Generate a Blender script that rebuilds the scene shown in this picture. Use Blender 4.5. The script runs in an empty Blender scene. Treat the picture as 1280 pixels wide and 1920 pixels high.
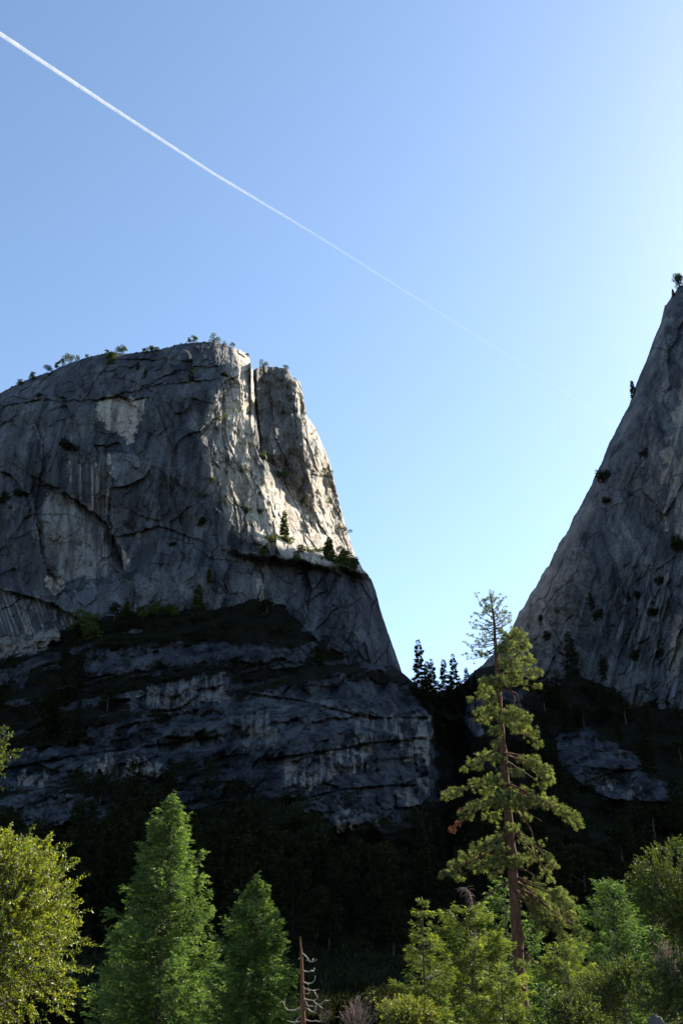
import bpy, math, random
import numpy as np

# ------------------------------------------------------------------ camera, sky, sun, exposure
SC = bpy.context.scene
COL = SC.collection
PITCH = math.radians(26.0); CP, SP = math.cos(PITCH), math.sin(PITCH)
F = 1920 * 35.0 / 36.0            # focal length in photograph pixels
CZ = 1.7
cam_d = bpy.data.cameras.new('camera'); cam = bpy.data.objects.new('camera', cam_d); COL.objects.link(cam)
cam.location = (0, 0, CZ); cam.rotation_euler = (math.pi/2 + PITCH, 0, 0)
cam_d.sensor_fit = 'VERTICAL'; cam_d.sensor_height = 36; cam_d.lens = 35
cam_d.clip_start = 0.1; cam_d.clip_end = 80000
SC.camera = cam

SUN_AZ, SUN_EL = math.radians(51.0), math.radians(35.0)
world = bpy.data.worlds.new('World'); SC.world = world; world.use_nodes = True
nt = world.node_tree
bg = nt.nodes['Background']; sky = nt.nodes.new('ShaderNodeTexSky')
sky.sky_type = 'NISHITA'; sky.sun_disc = False
sky.sun_elevation = SUN_EL; sky.sun_rotation = SUN_AZ
sky.air_density = 1.0; sky.dust_density = 1.2; sky.ozone_density = 0.3; sky.altitude = 1300
tint = nt.nodes.new('ShaderNodeMix'); tint.data_type = 'RGBA'; tint.blend_type = 'MULTIPLY'; tint.inputs[0].default_value = 1.0
tint.inputs[7].default_value = (0.92, 0.99, 1.0, 1)
nt.links.new(sky.outputs[0], tint.inputs[6]); nt.links.new(tint.outputs[2], bg.inputs[0]); bg.inputs[1].default_value = 0.084
sun_d = bpy.data.lights.new('sun', 'SUN'); sun = bpy.data.objects.new('sun', sun_d); COL.objects.link(sun)
sun_d.energy = 5.0; sun_d.angle = math.radians(0.5); sun_d.color = (1.0, 0.90, 0.75)
SX, SY, SZ = math.sin(SUN_AZ)*math.cos(SUN_EL), math.cos(SUN_AZ)*math.cos(SUN_EL), math.sin(SUN_EL)
from mathutils import Vector
sun.rotation_euler = Vector((SX, SY, SZ)).to_track_quat('Z', 'Y').to_euler()
SC.view_settings.view_transform = 'Standard'; SC.view_settings.look = 'None'
SC.view_settings.exposure = 1.75; SC.view_settings.gamma = 1.0
SC.cycles.max_bounces = 6; SC.cycles.transparent_max_bounces = 12
SC.cycles.diffuse_bounces = 3; SC.cycles.transmission_bounces = 4; SC.cycles.volume_bounces = 0
SC.cycles.sample_clamp_indirect = 4.0

rng = np.random.default_rng(7)

# ------------------------------------------------------------------ helpers
def P(px, py, D):
    """pixel of the photograph and a distance (world Y) -> point in the world"""
    px = np.asarray(px, float); py = np.asarray(py, float); D = np.asarray(D, float)
    a = (px-640)/F; b = (960-py)/F
    t = D/(CP - b*SP)
    return np.stack(np.broadcast_arrays(a*t, D, CZ + t*(SP + b*CP)), -1)
def pxm(py, D):
    """metres per photograph pixel there"""
    return D/(CP - (960-py)/F*SP)/F
def height_m(py_base, h, D):
    return float(P(0, py_base-h, D)[2] - P(0, py_base, D)[2])
def curve(pts):
    xs = np.array([p[0] for p in pts], float); ys = np.array([p[1] for p in pts], float)
    return lambda x: np.interp(x, xs, ys)
def sstep(a, b, x):
    t = np.clip((x-a)/(b-a), 0, 1); return t*t*(3-2*t)
def _h(ix, iy, seed):
    n = (ix.astype(np.int64)*374761393 + iy.astype(np.int64)*668265263 + seed*974634777) & 0xffffffff
    n = ((n ^ (n >> 13))*1274126177) & 0xffffffff
    return ((n ^ (n >> 16)) & 0xffff)/65536.0
def perlin(x, y, seed=0):
    x, y = np.broadcast_arrays(np.asarray(x, float), np.asarray(y, float))
    ix = np.floor(x); iy = np.floor(y); fx = x-ix; fy = y-iy
    u = fx*fx*fx*(fx*(fx*6-15)+10); v = fy*fy*fy*(fy*(fy*6-15)+10)
    def g(dx, dy):
        a = _h(ix+dx, iy+dy, seed)*2*np.pi
        return np.cos(a)*(fx-dx) + np.sin(a)*(fy-dy)
    a = g(0,0); b = g(1,0); c = g(0,1); d = g(1,1)
    return ((a+(b-a)*u) + ((c+(d-c)*u)-(a+(b-a)*u))*v)*1.5
def fbm(x, y, o=4, seed=0, gain=.5):
    s = 0; a = 1; f = 1
    for i in range(o):
        s = s + a*perlin(x*f, y*f, seed+i*17); a *= gain; f *= 2.03
    return s
def slabs(n, k, sharp=.75):
    """turns smooth noise into flat slabs with sharp steps"""
    t = n*k; i = np.floor(t); f = t-i
    return (i + sstep(sharp, 1, f))/k
def facets(x, y, seed=0, tilt=.9):
    """angular joint blocks: every cell of a Voronoi pattern is a flat face with its own offset and lean"""
    x, y = np.broadcast_arrays(np.asarray(x, float), np.asarray(y, float))
    ix = np.floor(x); iy = np.floor(y); bd = np.full(x.shape, 1e9); val = np.zeros(x.shape)
    for dx in (-1, 0, 1):
        for dy in (-1, 0, 1):
            cx = ix+dx; cy = iy+dy
            jx = cx+_h(cx, cy, seed); jy = cy+_h(cx, cy, seed+1); d = (x-jx)**2+(y-jy)**2
            v = _h(cx, cy, seed+2)-.5 + tilt*((_h(cx, cy, seed+3)-.5)*(x-jx)+(_h(cx, cy, seed+4)-.5)*(y-jy))
            m = d < bd; bd = np.where(m, d, bd); val = np.where(m, v, val)
    return val
def inpoly(px, py, poly):
    px = np.asarray(px, float); py = np.asarray(py, float)
    px, py = np.broadcast_arrays(px, py)
    c = np.zeros(px.shape, bool); n = len(poly)
    for i in range(n):
        x0, y0 = poly[i]; x1, y1 = poly[(i+1) % n]
        if y0 == y1: continue
        m = ((y0 > py) != (y1 > py)) & (px < (x1-x0)*(py-y0)/(y1-y0)+x0)
        c ^= m
    return c
def seg(px, py, pts):
    """distance and side (+ = right of the direction of travel, seen with y down) to a polyline"""
    best = np.full(np.broadcast(px, py).shape, 1e9); side = np.zeros_like(best); tt = np.zeros_like(best)
    for (x0, y0), (x1, y1) in zip(pts[:-1], pts[1:]):
        dx, dy = x1-x0, y1-y0; L = dx*dx+dy*dy
        t = np.clip(((px-x0)*dx+(py-y0)*dy)/L, 0, 1)
        ex = px-(x0+t*dx); ey = py-(y0+t*dy); d = np.hypot(ex, ey)
        m = d < best; best = np.where(m, d, best); side = np.where(m, np.sign(dx*ey-dy*ex), side)
    return best, side

def link(name, me, parent=None):
    o = bpy.data.objects.new(name, me); COL.objects.link(o)
    if parent is not None: o.parent = parent
    return o
def quads(name, V, Q, mats, attrs=None, midx=None, smooth=False):
    me = bpy.data.meshes.new(name); V = np.asarray(V, np.float32); Q = np.asarray(Q, np.int32)
    me.vertices.add(len(V)); me.vertices.foreach_set('co', V.ravel())
    n = len(Q); k = Q.shape[1]
    me.loops.add(n*k); me.loops.foreach_set('vertex_index', Q.ravel())
    me.polygons.add(n); me.polygons.foreach_set('loop_start', np.arange(0, n*k, k, dtype=np.int32))
    for m in (mats if isinstance(mats, (list, tuple)) else [mats]): me.materials.append(m)
    if midx is not None: me.polygons.foreach_set('material_index', np.asarray(midx, np.int32))
    if smooth: me.polygons.foreach_set('use_smooth', np.ones(n, bool))
    for nm, arr in (attrs or {}).items():
        at = me.attributes.new(nm, 'FLOAT', 'POINT'); at.data.foreach_set('value', np.asarray(arr, np.float32).ravel())
    me.update(calc_edges=True); me.validate()
    return me
def grid_faces(r, c, flip=False):
    i = np.arange(r-1)[:, None]*c + np.arange(c-1)[None, :]
    q = np.stack([i, i+1, i+c+1, i+c], -1).reshape(-1, 4)
    return q[:, ::-1] if flip else q
def tag(o, label, cat, group=None, kind=None):
    if label: o['label'] = label
    if cat: o['category'] = cat
    if group: o['group'] = group
    if kind: o['kind'] = kind
    return o
def empty(name, loc, label, cat, group=None, rz=0.0):
    o = link(name, None); o.location = loc; o.rotation_euler = (0, 0, rz); o.empty_display_size = .5
    return tag(o, label, cat, group)
def copy_tree(src, loc, scale, rz, label, cat, group=None, tilt=(0, 0)):
    c = src.copy(); COL.objects.link(c); c.location = loc; c.scale = scale if isinstance(scale, tuple) else (scale,)*3
    c.rotation_euler = (tilt[0], tilt[1], rz)
    for k in ('group', 'label', 'category'):
        if k in c: del c[k]
    tag(c, label, cat, group)
    for ch in list(src.children):
        d = ch.copy(); COL.objects.link(d); d.parent = c
    return c

# ------------------------------------------------------------------ materials
class N:
    def __init__(s, name):
        s.m = bpy.data.materials.new(name); s.m.use_nodes = True; s.t = s.m.node_tree
        for n in list(s.t.nodes): s.t.nodes.remove(n)
    def n(s, typ, **kw):
        n = s.t.nodes.new('ShaderNode'+typ)
        for k, v in kw.items():
            if k.startswith('i_'):
                key = k[2:]; key = int(key) if key.isdigit() else key
                n.inputs[key].default_value = v
            else: setattr(n, k, v)
        return n
    def l(s, a, b): s.t.links.new(a, b)
    def ramp(s, fac, stops):
        r = s.n('ValToRGB'); cr = r.color_ramp
        while len(cr.elements) < len(stops): cr.elements.new(.5)
        for e, (p, c) in zip(cr.elements, stops): e.position = p; e.color = (*c, 1) if len(c) == 3 else c
        s.l(fac, r.inputs[0]); return r.outputs[0]
    def mix(s, fac, a, b, mode='MIX'):
        m = s.n('Mix', data_type='RGBA', blend_type=mode)
        for v, i in ((fac, 0), (a, 6), (b, 7)):
            if isinstance(v, (int, float)): m.inputs[i].default_value = v
            elif isinstance(v, tuple): m.inputs[i].default_value = (*v, 1)
            else: s.l(v, m.inputs[i])
        return m.outputs[2]
    def noise(s, vec, scale, detail=4, rough=.55, sc=None, dist=0.0):
        if sc:
            mp = s.n('Mapping'); mp.inputs['Scale'].default_value = sc; s.l(vec, mp.inputs[0]); vec = mp.outputs[0]
        t = s.n('TexNoise'); t.inputs['Scale'].default_value = scale; t.inputs['Detail'].default_value = detail
        t.inputs['Roughness'].default_value = rough; t.inputs['Distortion'].default_value = dist
        s.l(vec, t.inputs['Vector']); return t.outputs[0]

def mat_granite(name, soil=False):
    k = .66 if soil else 1.0
    g = N(name); co = g.n('TexCoord').outputs['Object']
    big = g.noise(co, .018, 5, .6)
    col = g.ramp(big, [(.3, tuple(v*k for v in (.026, .031, .039))), (.5, tuple(v*k for v in (.045, .052, .063))), (.7, tuple(v*k for v in (.076, .085, .097)))])
    st = g.noise(co, 1.0, 5, .65, sc=(.16, .05, .011), dist=.3)
    col = g.mix(1.0, col, g.ramp(st, [(.37, (.36, .37, .4)), (.5, (.95, .95, .97)), (.63, (1.5, 1.46, 1.4))]), 'MULTIPLY')
    sp = g.noise(co, .55, 8, .75)
    col = g.mix(1.0, col, g.ramp(sp, [(.33, (.6, .6, .62)), (.5, (1, 1, 1)), (.68, (1.45, 1.43, 1.4))]), 'MULTIPLY')
    wv = g.n('VectorMath', operation='MULTIPLY_ADD'); wn = g.n('TexNoise'); wn.inputs['Scale'].default_value = .09; wn.inputs['Detail'].default_value = 4
    g.l(co, wn.inputs['Vector']); g.l(wn.outputs['Color'], wv.inputs[0]); wv.inputs[1].default_value = (16, 16, 16); g.l(co, wv.inputs[2])
    mp = g.n('Mapping'); mp.inputs['Scale'].default_value = (.075, .04, .03); g.l(wv.outputs[0], mp.inputs[0])
    vo = g.n('TexVoronoi', feature='F1'); vo.inputs['Scale'].default_value = 1.0; g.l(mp.outputs[0], vo.inputs['Vector'])
    ve = g.n('TexVoronoi', feature='DISTANCE_TO_EDGE'); ve.inputs['Scale'].default_value = 1.0; g.l(mp.outputs[0], ve.inputs['Vector'])
    bw = g.n('RGBToBW'); g.l(vo.outputs['Color'], bw.inputs[0])
    col = g.mix(1.0, col, g.ramp(bw.outputs[0], [(.2, (.74, .75, .78)), (.8, (1.3, 1.27, 1.23))]), 'MULTIPLY')
    cr = g.ramp(ve.outputs[0], [(0, (.25, .25, .27)), (.03, (1, 1, 1))])
    ln = g.noise(co, .11, 5, .6, sc=(1, .6, .45)); lm = g.n('Math', operation='SUBTRACT'); g.l(ln, lm.inputs[0]); lm.inputs[1].default_value = .5
    la = g.n('Math', operation='ABSOLUTE'); g.l(lm.outputs[0], la.inputs[0])
    cr2 = g.ramp(la.outputs[0], [(0, (.5, .5, .53)), (.006, (1.0, 1.0, 1.0)), (.012, (1.22, 1.2, 1.17)), (.03, (1, 1, 1))])
    crk = g.mix(1.0, cr, cr2, 'MULTIPLY')
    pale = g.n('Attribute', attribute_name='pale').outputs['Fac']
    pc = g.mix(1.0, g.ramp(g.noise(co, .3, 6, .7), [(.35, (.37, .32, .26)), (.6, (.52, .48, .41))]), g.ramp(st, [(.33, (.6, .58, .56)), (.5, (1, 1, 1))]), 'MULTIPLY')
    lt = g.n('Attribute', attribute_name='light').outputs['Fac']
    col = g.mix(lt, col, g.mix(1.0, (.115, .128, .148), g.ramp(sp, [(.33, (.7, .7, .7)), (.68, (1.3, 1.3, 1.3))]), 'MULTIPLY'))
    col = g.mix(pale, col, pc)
    col = g.mix(.9, col, crk, 'MULTIPLY')
    stain_shade = g.n('Attribute', attribute_name='stain_shade').outputs['Fac']
    col = g.mix(stain_shade, col, (.035, .036, .04))  # rock stains, plus the shade painted on parts of the dome
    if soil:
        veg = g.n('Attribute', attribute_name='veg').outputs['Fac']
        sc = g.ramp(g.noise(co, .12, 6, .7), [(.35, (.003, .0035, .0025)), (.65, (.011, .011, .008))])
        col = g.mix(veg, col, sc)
    b = g.n('BsdfPrincipled'); b.inputs['Roughness'].default_value = .85
    b.inputs['Specular IOR Level'].default_value = .03 if soil else .15
    g.l(col, b.inputs['Base Color'])
    bp = g.n('Bump'); bp.inputs['Strength'].default_value = 1.0; bp.inputs['Distance'].default_value = 1.2
    hs = g.n('Math', operation='ADD'); g.l(g.noise(co, .35, 8, .7), hs.inputs[0]); g.l(g.noise(co, 1.0, 4, .6, sc=(.5, .2, .06)), hs.inputs[1])
    g.l(hs.outputs[0], bp.inputs['Height']); g.l(bp.outputs[0], b.inputs['Normal'])
    o = g.n('OutputMaterial'); g.l(b.outputs[0], o.inputs[0]); return g.m

def mat_leaf(name, c0, c1, c2, trans=.45, gloss=.06, tcol=None):
    """leaf: tone attribute runs over three greens; light passes through the blade"""
    g = N(name); tone = g.n('Attribute', attribute_name='tone').outputs['Fac']
    col = g.ramp(tone, [(0.05, c0), (.5, c1), (.95, c2)])
    d = g.n('BsdfDiffuse'); t = g.n('BsdfTranslucent'); gl = g.n('BsdfGlossy'); gl.inputs['Roughness'].default_value = .5
    g.l(col, d.inputs[0])
    g.l(g.mix(1.0, col, tcol or (1.9, 1.75, .8), 'MULTIPLY'), t.inputs[0])
    m = g.n('MixShader'); m.inputs[0].default_value = trans; g.l(d.outputs[0], m.inputs[1]); g.l(t.outputs[0], m.inputs[2])
    m2 = g.n('MixShader'); m2.inputs[0].default_value = gloss; g.l(m.outputs[0], m2.inputs[1]); g.l(gl.outputs[0], m2.inputs[2])
    o = g.n('OutputMaterial'); g.l(m2.outputs[0], o.inputs[0]); return g.m

def mat_bark(name, c0, c1, sc=(6, 6, 1.2), bump=.05):
    g = N(name); co = g.n('TexCoord').outputs['Object']
    n = g.noise(co, 1.0, 6, .7, sc=sc)
    b = g.n('BsdfPrincipled'); b.inputs['Roughness'].default_value = .9; b.inputs['Specular IOR Level'].default_value = .2
    g.l(g.ramp(n, [(.35, c0), (.65, c1)]), b.inputs['Base Color'])
    bp = g.n('Bump'); bp.inputs['Distance'].default_value = bump; g.l(n, bp.inputs['Height']); g.l(bp.outputs[0], b.inputs['Normal'])
    o = g.n('OutputMaterial'); g.l(b.outputs[0], o.inputs[0]); return g.m

def mat_ground(name):
    g = N(name); co = g.n('TexCoord').outputs['Object']
    n = g.noise(co, .25, 8, .7)
    b = g.n('BsdfPrincipled'); b.inputs['Roughness'].default_value = .95
    g.l(g.ramp(n, [(.3, (.03, .035, .018)), (.55, (.07, .06, .035)), (.75, (.11, .09, .06))]), b.inputs['Base Color'])
    bp = g.n('Bump'); bp.inputs['Distance'].default_value = .2; g.l(n, bp.inputs['Height']); g.l(bp.outputs[0], b.inputs['Normal'])
    o = g.n('OutputMaterial'); g.l(b.outputs[0], o.inputs[0]); return g.m

def mat_vapour(name):
    g = N(name); co = g.n('TexCoord').outputs['Object']
    d = g.n('BsdfDiffuse'); d.inputs[0].default_value = (.92, .92, .92, 1)
    t = g.n('BsdfTranslucent'); t.inputs[0].default_value = (.92, .92, .92, 1)
    m = g.n('MixShader'); m.inputs[0].default_value = .5; g.l(d.outputs[0], m.inputs[1]); g.l(t.outputs[0], m.inputs[2])
    tr = g.n('BsdfTransparent')
    den = g.n('Attribute', attribute_name='vapour').outputs['Fac']
    n = g.ramp(g.noise(co, .012, 5, .65), [(.3, (.45, .45, .45)), (.62, (1, 1, 1))])
    mu = g.n('Math', operation='MULTIPLY'); g.l(den, mu.inputs[0]); g.l(n, mu.inputs[1])
    lw = g.n('LayerWeight'); lw.inputs['Blend'].default_value = .3
    inv = g.n('Math', operation='SUBTRACT'); inv.inputs[0].default_value = 1.0; g.l(lw.outputs['Facing'], inv.inputs[1])
    mu2 = g.n('Math', operation='MULTIPLY'); g.l(mu.outputs[0], mu2.inputs[0]); g.l(inv.outputs[0], mu2.inputs[1])
    x = g.n('MixShader'); g.l(mu2.outputs[0], x.inputs[0]); g.l(tr.outputs[0], x.inputs[1]); g.l(m.outputs[0], x.inputs[2])
    o = g.n('OutputMaterial'); g.l(x.outputs[0], o.inputs[0]); return g.m

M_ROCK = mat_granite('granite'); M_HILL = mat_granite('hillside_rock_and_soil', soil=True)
M_CEDAR = mat_leaf('cedar_foliage', (.022, .042, .011), (.066, .11, .026), (.17, .215, .06), gloss=.025, trans=.42, tcol=(1.5, 1.75, .95))
M_FIR = mat_leaf('fir_foliage', (.03, .05, .011), (.075, .115, .02), (.18, .215, .04), trans=.42, gloss=.025)
M_PINE = mat_leaf('pine_needles', (.04, .055, .014), (.10, .125, .034), (.23, .25, .08), trans=.42, gloss=.04, tcol=(1.6, 1.65, .8))
M_BROAD = mat_leaf('broad_leaves', (.03, .05, .005), (.085, .118, .009), (.17, .18, .016), trans=.5, gloss=.045)
M_OAK = mat_leaf('oak_leaves', (.018, .032, .007), (.04, .064, .011), (.085, .12, .018), trans=.36, gloss=.025)
M_DARK = mat_leaf('shaded_foliage', (.007, .010, .005), (.014, .018, .008), (.028, .033, .013), trans=.3, gloss=.004)  # leaf colour darkened to carry the shade these trees stand in
M_FAR = mat_leaf('ledge_foliage', (.025, .037, .012), (.05, .065, .018), (.085, .1, .026), trans=.4, gloss=.02)
M_DEADN = mat_leaf('dead_needles', (.08, .04, .022), (.14, .07, .036), (.18, .1, .055), trans=.35, gloss=.02, tcol=(1.3, .9, .7))
M_BARK = mat_bark('pine_bark', (.035, .016, .01), (.12, .054, .034))
M_BARKG = mat_bark('grey_bark', (.035, .028, .022), (.1, .085, .07))
M_DBARK = mat_bark('shaded_bark', (.005, .005, .005), (.012, .011, .01))  # darker copy of the grey bark, shade put into the colour
M_SNAG = mat_bark('weathered_red_wood', (.06, .026, .016), (.18, .075, .038), sc=(9, 9, .8), bump=.03)
M_TWIG = mat_bark('bleached_twigs', (.22, .18, .15), (.42, .37, .32), bump=.01)
M_PINK = mat_bark('bare_pinkish_twigs', (.13, .085, .075), (.26, .18, .15), bump=.01)
M_GROUND = mat_ground('forest_floor'); M_VAP = mat_vapour('vapour')

def gz(D):
    return -4.0*sstep(20, 56, np.asarray(D, float))

# ------------------------------------------------------------------ terrain surfaces
# left dome ------------------------------------------------------
DT = curve([(-420,960),(-300,900),(-200,845),(-100,790),(0,737),(35,719),(60,708),(95,697),(130,681),(170,668),(205,661),(240,663),(300,655),(340,644),(380,641),(405,641),
            (430,649),(450,656),(466,668),(472,690),(476,694),(482,690),(492,687),(520,688),(540,692),(548,707),(562,715),(568,742),(576,782),
            (590,800),(603,830),(617,862),(630,918),(640,958),(652,1000),(665,1040),(680,1066),(695,1085),(705,1110),(712,1140),(725,1180),
            (740,1222),(755,1266),(768,1300),(778,1330)])
C1 = curve([(620,402),(680,420),(740,404),(775,380),(850,388),(950,402),(1000,445),(1040,515),(1070,610),(1100,690)])
C2 = curve([(620,424),(680,456),(740,458),(800,466),(850,482),(900,494),(950,498),(1000,515),(1030,548),(1060,630),(1100,690)])
LEDGE = curve([(380,1020),(440,1036),(500,1046),(540,1052),(600,1058),(650,1064),(690,1082),(720,1090)])
EDGE_X = curve([(688,530),(692,540),(707,548),(715,562),(742,568),(782,576),(800,590),(830,603),(862,617),(918,630),(958,640),(1000,652),(1040,665),
                (1066,680),(1085,695),(1110,705),(1140,712),(1180,725),(1222,740),(1266,755),(1300,768),(1330,778)])
SCAR = [(178,762),(190,747),(215,740),(240,747),(262,748),(278,745),(270,775),(255,800),(252,830),(243,833),(228,815),(214,812),(205,806),(185,785)]
SCAR2 = [(200,850),(206,850),(210,885),(208,905),(204,960),(198,965),(203,900)]
SCAR3 = [(92,1078),(105,1090),(120,1085),(115,1110),(100,1112),(84,1100)]
SCAR4 = [(228,1022),(234,1035),(243,1050),(235,1072),(230,1060)]
FLAKE = [(200,852),(235,848),(268,860),(286,872),(270,895),(240,910),(212,914),(216,900),(204,888)]
PANEL = [(102,915),(140,936),(190,972),(204,1000),(214,1060),(205,1080),(160,1082),(118,1088),(92,1072),(72,1000),(70,960)]
CRACKS = [([(-60,860),(20,890),(52,925),(62,960)], 4.5, 24), ([(296,770),(322,840),(318,925),(345,1000),(338,1060)], -3.5, 22), ([(232,1002),(300,985),(362,1008)], 3.5, 20), ([(420,900),(446,960),(452,1010)], -3.0, 18), ([(120,770),(150,820),(146,880)], -3, 18),
          ([(100,912),(140,935),(190,970),(205,990),(220,1025),(236,1065)], 9.0, 30),
          ([(208,940),(206,965),(212,1000),(226,1030),(232,1062)], 6, 16),
          ([(66,955),(70,1000),(80,1045),(92,1078),(108,1096)], -8.0, 24),
          ([(-60,1096),(0,1103),(58,1118),(100,1132),(145,1156)], 9.0, 30),
          ([(222,1070),(240,1085),(250,1110),(252,1135)], 3.0, 16),
          ([(70,800),(82,835),(78,880),(70,915),(66,955)], -2.5, 16),
          ([(370,768),(392,790),(402,830),(396,870),(402,900)], -2.2, 16),
          ([(182,750),(210,742),(236,748),(262,768)], 3.0, 12),
          ([(20,745),(120,752),(190,748),(300,720),(400,712)], 1.8, 18),
          ([(480,1070),(492,1085),(500,1120)], -3.0, 20),
          ([(330,1010),(360,1020),(400,1048),(440,1052)], 1.5, 20)]
def dome_depth(px, py):
    px, py = np.broadcast_arrays(np.asarray(px, float), np.asarray(py, float))
    top = DT(px)
    lean = 500 + (1180-py)*.085
    # corner line wobbles like the broken edge of the wall
    wob = 14*fbm(px/70, py/60, 4, 3)
    c1 = C1(py)+wob; c2 = C2(py)+wob*.6
    r1 = np.clip(px-c1, 0, None); r2 = np.clip(px-c2, 0, None)
    r1 = np.minimum(r1, np.clip(c2-c1, 0, None))
    apron = r1*.30*.82 + r2*.30*2.3
    e = np.clip(px-(548+(py-700)*.16+5*fbm(px/30, py/90, 3, 8)), 0, None)
    pf = np.where(py > 838, 476+(py-838)/1.45, 476) + 5*fbm(px/24, py/24, 3, 4)
    butt = .30*.82*np.clip(C2(py)-C1(py), 0, None) + .30*2.3*np.clip(pf-C2(py), 0, None) + 4 + .30*.15*np.clip(px-pf, 0, None) + e*.30*2.4
    up = np.where((px > 475) & (py < 1010), np.minimum(apron, butt), apron)
    # broken ribs: noise laid along the lines between the corner and the skyline
    a = (px-C1(py))/np.maximum(EDGE_X(py)-C1(py), 30)
    lit = sstep(-.05, .25, a)
    up = up + (1060-py)*.07*sstep(0, 60, px-c2)
    wx = 5*fbm(px/40, py/40, 3, 23); fx = px-np.where(py > 860, .42, .1+.32*sstep(760, 860, py))*(py-860)
    ribs = 1.6*slabs(fbm(a*4.0, py/170, 3, 21), 4, .85) + 3.2*facets((fx+wx)/26, (py+wx)/120, 24) + 2.2*facets((fx+.5*wx)/10, py/52, 34) + 1.0*facets(fx/4.5, py/24, 44)
    tz = sstep(-50, -10, px-c1)*sstep(50, 10, px-c2)
    ribs = ribs + tz*(5.0*facets((px-.05*py+wx)/13, (py+wx)/70, 45))/np.maximum(lit, .3)
    up = up + ribs*lit
    up = up + 8*np.exp(-((px-477-.0006*(py-690)**2*sstep(690, 720, py))/2.6)**2)*sstep(660, 700, py)*sstep(880, 800, py)
    # the body below the ledge faces the viewer
    ed = np.clip(70-(EDGE_X(py)-px), 0, None)
    low = 16 + .3*np.clip(px-560, 0, None)*.25 + ed*ed*.0115
    L = LEDGE(px) + 5*fbm(px/28, py/200, 3, 5)
    w = sstep(-5, 9, py-L)*sstep(360, 470, px)
    D = lean + up*(1-w) + np.minimum(low, up+200)*w*sstep(360, 520, px) 
    # rounding towards the skyline
    h = np.clip(py-top, 0, None)
    k = np.where(px < 470, 70., 14.)
    D = D + np.where(px < 470, 46., 8.)*np.exp(-h/k*2.2)*sstep(700, 420, px)
    # relief of the wall
    calm = 1-.6*lit
    D = D + 9*fbm(px/190, py/190, 3, 11)*calm
    ux = px+10*fbm(px/60, py/60, 3, 2); uy = py+10*fbm(px/60, py/60, 3, 6)
    D = D + calm*(4.0*facets(ux/85, uy/120, 12) + 2.6*facets((ux+.12*uy)/34, uy/62, 120) + 1.3*facets(ux/13, uy/26, 13) + .6*facets(px/5.5, py/10, 14) + 1.2*slabs(fbm(px/60, py/120, 4, 15), 4, .88))
    bw = sstep(110, 30, h)*sstep(480, 380, px)           # broken benches under the summit
    D = D + bw*(5*facets((px+wx)/70, (py+.25*px+wx)/20, 16)+2*facets(px/24, (py+.25*px)/9, 160))
    lw = sstep(0, 25, py-LEDGE(px))*sstep(420, 520, px)
    D = D + lw*(4*facets((px+.2*py)/30, py/56, 17))
    for pts, hgt, dec in CRACKS:
        d, s = seg(px+3*fbm(px/16, py/16, 2, 9), py+3*fbm(px/16, py/16, 2, 10), pts)
        D = D + np.where(s > 0, hgt, -0.0)*np.exp(-d/dec)*(1 if hgt > 0 else 0) + (np.where(s < 0, -hgt, 0)*np.exp(-d/dec) if hgt < 0 else 0)
    D = D + 2.6*inpoly(px+4*fbm(px/12, py/12, 2, 19), py+4*fbm(px/12, py/12, 2, 20), SCAR)
    D = D - 4.0*inpoly(px, py, FLAKE)*(0.4+.6*sstep(850, 905, py))
    return D
def soft(px, py, poly, amp=6, fr=14, seed=50):
    return inpoly(px+amp*fbm(px/fr, py/fr, 3, seed), py+amp*fbm(px/fr, py/fr, 3, seed+1), poly).astype(float)
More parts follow.
